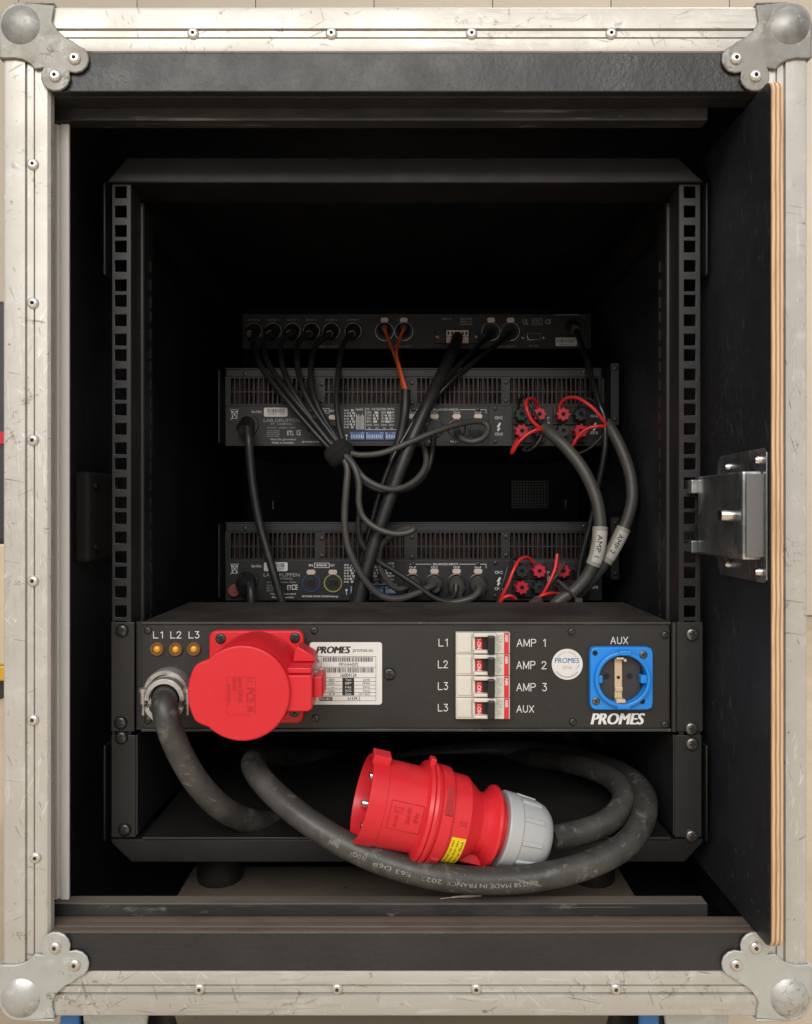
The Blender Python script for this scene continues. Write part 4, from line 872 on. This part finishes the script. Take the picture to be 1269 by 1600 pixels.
# orange pair
t = thing('twin_lead', P(622,700,846), 'black lead splitting into two orange-red wires plugged into the processor', 'cable')
MB().tube(PP([(601,514,938),(606,528,926),(617,556,892),(626,585,868),(632,614,856)]), 2.0, 8).build('orange_wire', M['orange'], t, 60)
MB().tube(PP([(631,514,938),(624,530,924),(619.5,552,890),(626,580,862),(636,614,852)]), 2.0, 8).build('orange_wire', M['orange'], t, 60)
MB().tube(PP([(634,610,854),(633,640,850),(628,672,850),(618,710,850),(603,765,852),(588,830,852),(575,900,852),(566,955,852)]), 5.4, 12).build('jacket', M['jblack'], t, 60)
for px in (601,631): xlr_plug(t, px, 517, SD-.5, r=8, length=14, direction=(0,-1,0))
# mains cords
def cord(pts, r, label, head, m='jblack'):
    t = cable('mains_cord', pts, r, m, label, group='mains cords')
    c = P(*head[:3]); MB().lathe([(0,head[3]),(14,head[3]),(18,head[3]*.86),(24,head[3]*.6),(24,.05)], c, (0,-1,-.4), 22).build('plug', M['black'], t, 40); return t
cord([(387,668,852),(389,690,846),(391,720,846),(396,765,846),(405,815,846),(418,862,844),(432,910,842),(446,960,842)], 4.7, 'black mains cord hanging from the left of the upper amplifier', (386.5,664,AD-.3,9.4))
cord([(389,912,852),(392,925,846),(392,945,844),(390,975,844)], 5.0, 'black mains cord at the left of the lower amplifier', (386.5,905.5,AD-.3,10.5))
cord([(899,515,938),(906,532,918),(915,556,888),(926,595,856),(937,632,842),(945,656,838),(946,690,836),(944,712,836),(935,757,840),(924,813,844),(912,859,846),(905,893,848),(900,950,848)], 3.4, 'thin black mains cord from the right end of the processor running down the right side', (893,509,SD-2.2,8), 'jgloss')
# loudspeaker cables
def along(path, a, b):                                   # piece of a path between two fractions
    n = len(path); return path[int(a*n):int(b*n)+1]
def wrap(mb, path, r, txt, s0, length, h, ang, flip=False, bold=0):
    """print that follows a cable: along its length and round its curve"""
    fr = frames(path); L_ = [0]
    for i in range(1, len(path)): L_.append(L_[-1]+(path[i]-path[i-1]).length)
    v, f = fit(txt, bold); out = []
    for a, b in v:
        if flip: a, b = 1-a, 1-b
        s = s0+a*length; i = max(0, min(len(L_)-2, next((k for k in range(len(L_)) if L_[k] > s), len(L_))-1))
        tt = (s-L_[i])/max(1e-6, L_[i+1]-L_[i]); p = path[i].lerp(path[i+1], tt)
        tan = fr[i][0].lerp(fr[i+1][0], tt).normalized(); base = Vector((0,-1,0)); base = (base-tan*base.dot(tan)).normalized(); side = tan.cross(base)
        if side.z < 0: side = -side
        th = ang-(b-.5)*h/r
        out.append(p+(base*math.cos(th)+side*math.sin(th))*r)
    mb.add(out, f)
def speaker_cable(name, pts, r, label, leads, sl, txt):
    t = thing(name, P(*pts[-1]), label, 'loudspeaker cable', 'loudspeaker cables'); path = catmull(PP(pts), 10)
    MB().tube(path, r, 18, smooth=False).build('jacket', M['jacket'], t, 60)
    for m, q in leads: MB().tube(PP(q), 1.95 if m == 'redwire' else 1.6, 9).build('red_lead' if m == 'redwire' else 'black_lead', M[m], t, 60)
    sp = along(path, *sl); s = MB().tube(sp, r+1.3, 18, smooth=False).build('marker_sleeve', M['sleeve'], t, 40)
    # paper slip inside the sleeve
    sub = sp[2:-2]; fr = frames(sub); b = MB(); vs_ = []
    for i, p in enumerate(sub):
        base = Vector((0,-1,0)); base = (base-fr[i][0]*base.dot(fr[i][0])).normalized(); side = fr[i][0].cross(base)
        if side.x < 0: side = -side
        for k in range(7): th = R(-38+k*14); vs_.append(p+(base*math.cos(th)+side*math.sin(th))*(r+1.55))
    b.add(vs_, [(i*7+k,i*7+k+1,(i+1)*7+k+1,(i+1)*7+k) for i in range(len(sub)-1) for k in range(6)]); b.build('paper_slip', M['slip'], s, 60)
    L_ = sum((sub[i+1]-sub[i]).length for i in range(len(sub)-1)); v, f = fit(txt); out = []
    for a, bb in v:
        i = min(len(sub)-2, int((.12+a*.7)*(len(sub)-1))); tt = (.12+a*.7)*(len(sub)-1)-i; p = sub[i].lerp(sub[i+1], tt); tan = fr[i][0]
        base = Vector((0,-1,0)); base = (base-tan*base.dot(tan)).normalized(); side = tan.cross(base)
        if side.x < 0: side = -side
        th = R(-28)+bb*4.0/r; out.append(p+(base*math.cos(th)+side*math.sin(th))*(r+1.95))
    t2 = MB().add(out, f); t2.build('slip_lettering', M['ink'], s, None); return t
A_ = [(850,668,840),(862,679,832),(884,699,822),(910,732,812),(929,771,806),(937,806,802),(937,840,800),(931,872,800),(919,898,802),(900,921,804),(868,945,806),(850,985,810),(862,1080,826),(886,1140,845),(902,1172,852)]
B_ = [(948,660,842),(957,674,836),(972,704,828),(985,742,820),(988,778,814),(981,810,812),(968,840,812),(950,872,812),(928,902,814),(905,926,816),(880,948,818),(866,990,822),(895,1080,830),(930,1145,845),(962,1170,852)]
speaker_cable('speaker_cable', A_, 6.5, 'grey loudspeaker cable marked AMP 1, leads on left terminals of upper amplifier',
   [('redwire',[(852,671,838),(842,667,832),(830,655,830),(823,638,830),(823,626,838),(832,623,850),(839,630,860),(840,640,866)]),('redwire',[(852,671,838),(838,672,832),(824,679,832),(810,692,834),(801,707,840),(800,706,850),(805,694,860),(811,684,868)]),
    ('jblack',[(851,668,840),(838,650,836),(828,632,836),(818,620,846),(811,626,858),(811,640,866)]),('jblack',[(851,670,840),(845,685,840),(836,697,842),(826,704,848),(818,702,856),(838,690,864)])], (.393,.53), 'AMP 1')
speaker_cable('speaker_cable', B_, 6.3, 'grey loudspeaker cable at the far right, leads on right terminals of upper amplifier',
   [('redwire',[(952,668,838),(943,657,834),(930,641,834),(914,628,838),(899,621,846),(884,623,856),(875,633,864),(875,642,866)]),('redwire',[(952,668,838),(938,666,834),(920,669,836),(905,680,840),(895,696,844),(894,697,852),(899,690,860),(903,682,868)]),
    ('jblack',[(950,664,842),(938,640,846),(925,625,854),(912,624,860),(903,634,866)]),('jblack',[(950,668,840),(938,685,842),(922,700,846),(905,708,852),(888,706,858)])], (.393,.513), 'AMP 2')
C_ = [(842,938,842),(830,950,832),(822,975,826),(828,1040,824),(845,1100,826)]
t = thing('speaker_cable', P(845,1100,826), 'short grey loudspeaker cable rising to the terminals of the lower amplifier', 'loudspeaker cable', 'loudspeaker cables')
MB().tube(PP(C_), 6.0, 14).build('jacket', M['jacket'], t, 60)
for m, q in (('redwire',[(780,944,842),(786,929,838),(794,913,836),(803,890,838),(812,875,846),(824,871,858),(834,879,866)]),('jblack',[(777,944,842),(781,925,840),(788,905,840),(794,885,844),(803,872,854),(811,880,866)]),
             ('redwire',[(843,938,842),(856,915,838),(867,890,840),(871,866,846)]),('redwire',[(838,936,842),(848,930,838),(862,927,842),(874,928,852)]),('jacket',[(842,938,842),(858,915,842),(872,896,846),(882,880,854)]),('redwire',[(780,944,842),(788,934,838),(798,931,838),(806,936,842)])):
    MB().tube(PP(q), 1.95 if m == 'redwire' else 1.7, 9).build('red_lead' if m == 'redwire' else 'black_lead', M[m], t, 60)
# cable tie round the two loudspeaker cables
b = MB(); c = P(890,925,804)
pth = []
e1 = (P(906,941,798)-P(882,917,798)).normalized()
for k in range(25):
    a = 2*math.pi*k/24; pth.append(c+Vector((0,5,0))+e1*(16*math.cos(a))+Vector((0,1,0))*(-12.5*math.sin(a)))
b.tube(pth, 1.7, 6, smooth=False); q = P(903,939,792); b.box(q.x-3,q.x+4,q.y-3,q.y+3,q.z-2.5,q.z+3)
tag(b.build('cable_tie', M['jacket'], None, 40), 'grey cable tie binding two loudspeaker cables above the power panel', 'cable tie')

# ================================================================== POWER CABLE WITH RED PLUG
pc = thing('power_cable', (0, 600, -285), 'thick scuffed black rubber power cable coiled in the tray ending in a red plug', 'power cable')
# plug: axis from mouth (left, nearer) to gland nut (right)
m0 = P(565, 1246, 584); m1 = P(860, 1311, 607)
axp = (m1-m0).normalized()
KS, KR = .885, 1.0
def PL(prof, seg=56, **k): return MB().lathe([(a*KS, b*KR) for a, b in prof], m0, axp, seg, **k)
plug = PL([(34,.1),(34,29.5),(3,29.8),(0,30.6),(0,32.4),(1,33),(14.5,32.8),(15,32.1),(48,31.8),(49,33),(50,37),(53,37.8),(54.5,36.5)]).build('plug_sleeve', M['red'], pc, 35)
PL([(54.6,33),(54.6,37.2),(57,38),(59,37.4),(59.6,35),(61,35),(61.6,36.8),(71,36.3),(72,35.2),(72,28)]).build('locking_collar', M['red'], pc, 30)
up = Vector((0,0,1)); up = (up-axp*up.dot(axp)).normalized(); sd = axp.cross(up)
PL([(72.1,28),(72.1,33.2),(88,32.6),(89.5,31.8),(101,24),(103,23.3),(108,23.2),(111,25.5),(114.6,30.3),(117,30.6),(118.4,29.6),(119.5,25),(119.5,18)]).build('plug_body', M['red'], pc, 28)
PL([(119.6,21.8),(140,21.6),(140,12)]).build('thread', M['red'], pc, 35)
nut = PL([(125,22.5),(125,27.6),(126.5,28.4),(137,28.0),(138.5,27.0),(156,25.8),(163,23.8),(168,20),(170.5,15),(171.5,10)]).build('gland_nut', M['greynut'], pc, 32)
b = MB()
for k in range(10):
    a = 2*math.pi*k/10+.25; e_ = up*math.cos(a)+sd*math.sin(a); f_ = axp.cross(e_)
    c0 = m0+axp*138.5*KS+e_*27; c1 = m0+axp*157*KS+e_*25.4; vs_ = []
    for c_ in (c0, c1):
        for p_, q_ in ((-2.2,-2),(2.2,-2),(1.6,1.4),(-1.6,1.4)): vs_.append(c_+f_*p_+e_*q_)
    b.add(vs_, [(0,1,2,3),(4,7,6,5),(0,4,5,1),(1,5,6,2),(2,6,7,3),(3,7,4,0)])
b.build('nut_rib', M['greynut'], nut, 40, bev=.5, kind='stuff')
def block(s0, s1, ang, r0, r1, wdt, name, m, parent, bev=.6):
    s0, s1, r0, r1 = s0*KS, s1*KS, r0*KR, r1*KR
    e_ = up*math.cos(ang)+sd*math.sin(ang); f_ = axp.cross(e_); vs_ = []
    for s_ in (s0, s1):
        for p_, q_ in ((-wdt/2,r0),(wdt/2,r0),(wdt/2,r1),(-wdt/2,r1)): vs_.append(m0+axp*s_+e_*q_+f_*p_)
    return MB().add(vs_, [(0,1,2,3),(4,7,6,5),(0,4,5,1),(1,5,6,2),(2,6,7,3),(3,7,4,0)]).build(name, M[m], parent, None, bev=bev)
block(-1, 14.4, R(8), 30.5, 38, 12, 'key_lug', 'red', pc); block(49.5, 54.5, R(2), 33, 42, 8, 'key_lug', 'red', pc)
angc = math.atan2(-1*sd.dot(Vector((0,1,0))), -up.dot(Vector((0,1,0))))      # the side that faces the camera
block(63.4, 69.8, angc+R(-38), 34, 36.75, 21, 'collar_slot', 'red_relief_shade', pc, .3)  # darker red block paints the shade inside a collar slot
block(63.4, 69.8, angc+R(50), 34, 36.75, 21, 'collar_slot', 'red_relief_shade', pc, .3)
block(89.6, 117, angc+R(70), 16, 29.5, 8, 'grip_rib', 'red', pc); block(89.6, 117, angc+R(112), 16, 29.5, 8, 'grip_rib', 'red', pc)
for a, rr in ((25,19.5),(97,19.5),(169,19.5),(241,19.5),(313,19.5)):
    e_ = up*math.cos(R(a))+sd*math.sin(R(a)); MB().lathe([(0,2.9),(24,2.9),(25.5,2.2),(26.3,.05)], m0+axp*34*KS+e_*rr*KR, -axp, 16).build('pin', M['nickel'], pc, 40)
# yellow label on the body, curved
def surf(s, th, r): return m0+axp*s*KS+(up*math.cos(th)+sd*math.sin(th))*r*KR
sgn = 1 if surf(0, angc+.5, 30).z > surf(0, angc-.5, 30).z else -1
def rad(s): return 36.05 if s > 79 else 40.2
lb = MB(); vs_ = []
for i in range(2):
    for k in range(11): vs_.append(surf(75+i*12.5, angc-sgn*R(2+k*5.6), 33.4 if i == 0 else 32.9))
lb.add(vs_, [(k,k+1,11+k+1,11+k) for k in range(10)]); ylab = lb.build('warning_label', M['yellow'], pc, 60)
t = MB()
for li, txt in enumerate(('uitsluiten op een','voeding door een','aardlek van 30mA')):
    v, f = fit(txt); s_c = 76.2+li*3.9
    t.add([surf(s_c+(1-b_)*2.4, angc-sgn*R(6+(1-a_)*46), 33.55-.04*(s_c+(1-b_)*2.4-75)) for a_, b_ in v], f)
t.build('label_print', M['ink'], ylab, None)
t = MB()
for txt, s0, s1, t0, t1 in (('PCE',22,30,12,20),('32A-6h 400V',33,37,0,22),('IP44',40,44,4,16),('EN 60309',24,27,-6,9),('32',79,85,12,19)):
    v, f = fit(txt); r_ = 33.25 if s0 > 70 else 32.25
    t.add([surf(s0+(1-b_)*(s1-s0), angc+sgn*R(t0+a_*(t1-t0)), r_) for a_, b_ in v], f)
for (s0,t0),(s1,t1) in (((19,-10),(47,-10)),((47,-10),(47,26)),((47,26),(19,26)),((19,26),(19,-10))):
    t.tube([surf(s0+(s1-s0)*k/8, angc+sgn*R(t0+(t1-t0)*k/8), 32.1) for k in range(9)], .28, 6, smooth=False)
t.build('moulded_lettering', M['red_relief_shade'], pc, 40)  # flat darker red stands in for shading on moulded letters
# the cable itself, one run from gland to plug
cab = [P(262,1080,624),P(259,1087,607),P(257,1099,592),P(262,1128,586),P(279,1172,590),P(308,1222,600),P(346,1262,616),P(390,1283,640),P(435,1284,672),P(485,1260,716),P(540,1226,780),P(640,1186,838),P(760,1172,846),P(860,1175,806),P(930,1192,752),P(980,1213,700),P(1007,1245,650),P(1003,1285,612),P(975,1322,592),P(920,1351,580),P(850,1369,574),P(770,1376,571),P(690,1370,571),P(610,1350,573),P(535,1317,580),P(470,1275,592),P(420,1231,612),P(397,1200,636),P(397,1187,668),P(412,1181,720),P(450,1182,790),P(530,1184,850),P(640,1184,872),P(760,1186,856),P(845,1186,796),P(905,1196,732),P(950,1213,690),P(974,1240,656),P(967,1268,636),P(938,1290,624),P(898,1303,616),P(861,1311.2,607.2)]
cab = catmull(cab, 10); b = MB().tube(cab, 9.8, 22, smooth=False); b.build('cable', M['rubber'], pc, 60)
L_ = [0]
for i in range(1, len(cab)): L_.append(L_[-1]+(cab[i]-cab[i-1]).length)
def s_at(px, near=640):
    best = min((i for i in range(160, 280)), key=lambda i: abs(CX+cab[i].x/cab[i].y*F-px)); return L_[best]
t = MB()
for txt, pa, pb in (('003558 MADE IN FRANCE',838,695),('2022',690,655),('E63 D6P',638,590),('10G',575,560),('FRAN',538,520)):
    sa, sb = s_at(pa), s_at(pb); wrap(t, cab, 9.95, txt, sa, sb-sa, 3.2, R(4))
# the print stands on its head: mirrored order runs from right to left along the cable
t.build('cable_print', M['faint_ink'], pc, None)

# ================================================================== THINGS BEHIND THE CASE
bd = 2000
cr = thing('storage_crate', (-1400, bd+250, -HC), 'cream crate with yellow bottom trim standing on the floor left behind the case', 'crate')
x1 = P(6.4,0,bd).x
MB().box(x1-700, x1, bd, bd+480, -400, -84).build('body', M['crate'], cr, None, bev=6)
MB().box(x1-704, x1+1.5, bd-4, bd+484, -440, -400.5).build('trim', M['ytrim'], cr, None, bev=5)
MB().box(x1-690, x1-12, bd+6, bd+470, -HC+.5, -440.5).build('plinth', M['caseblk'], cr, None, bev=5)
bx = thing('equipment_box', (-1400, bd+250, -84), 'charcoal box with a red band standing on the cream crate', 'box')
x1 = P(5.0,0,bd).x
MB().box(x1-640, x1, bd+10, bd+440, -83.5, 555).build('body', M['caseblk'], bx, None, bev=14)
MB().box(x1-642, x1+1.2, bd+8, bd+442, 178, 210).build('band', M['casered'], bx, None, bev=1)

p0, p1 = P(688,1409,579), P(752,1403.5,583)
tag(MB().tube([Vector((p0.x,579,-291.6)), Vector(((p0.x+p1.x)/2,581,-290.9)), Vector((p1.x,583,-291.4))], [.3,.8,1.0,.7], 6, 6).build('wood_splinter', M['sleeve'], None, 40), 'pale wood splinter lying on the lower stop bar below the cable', 'splinter')
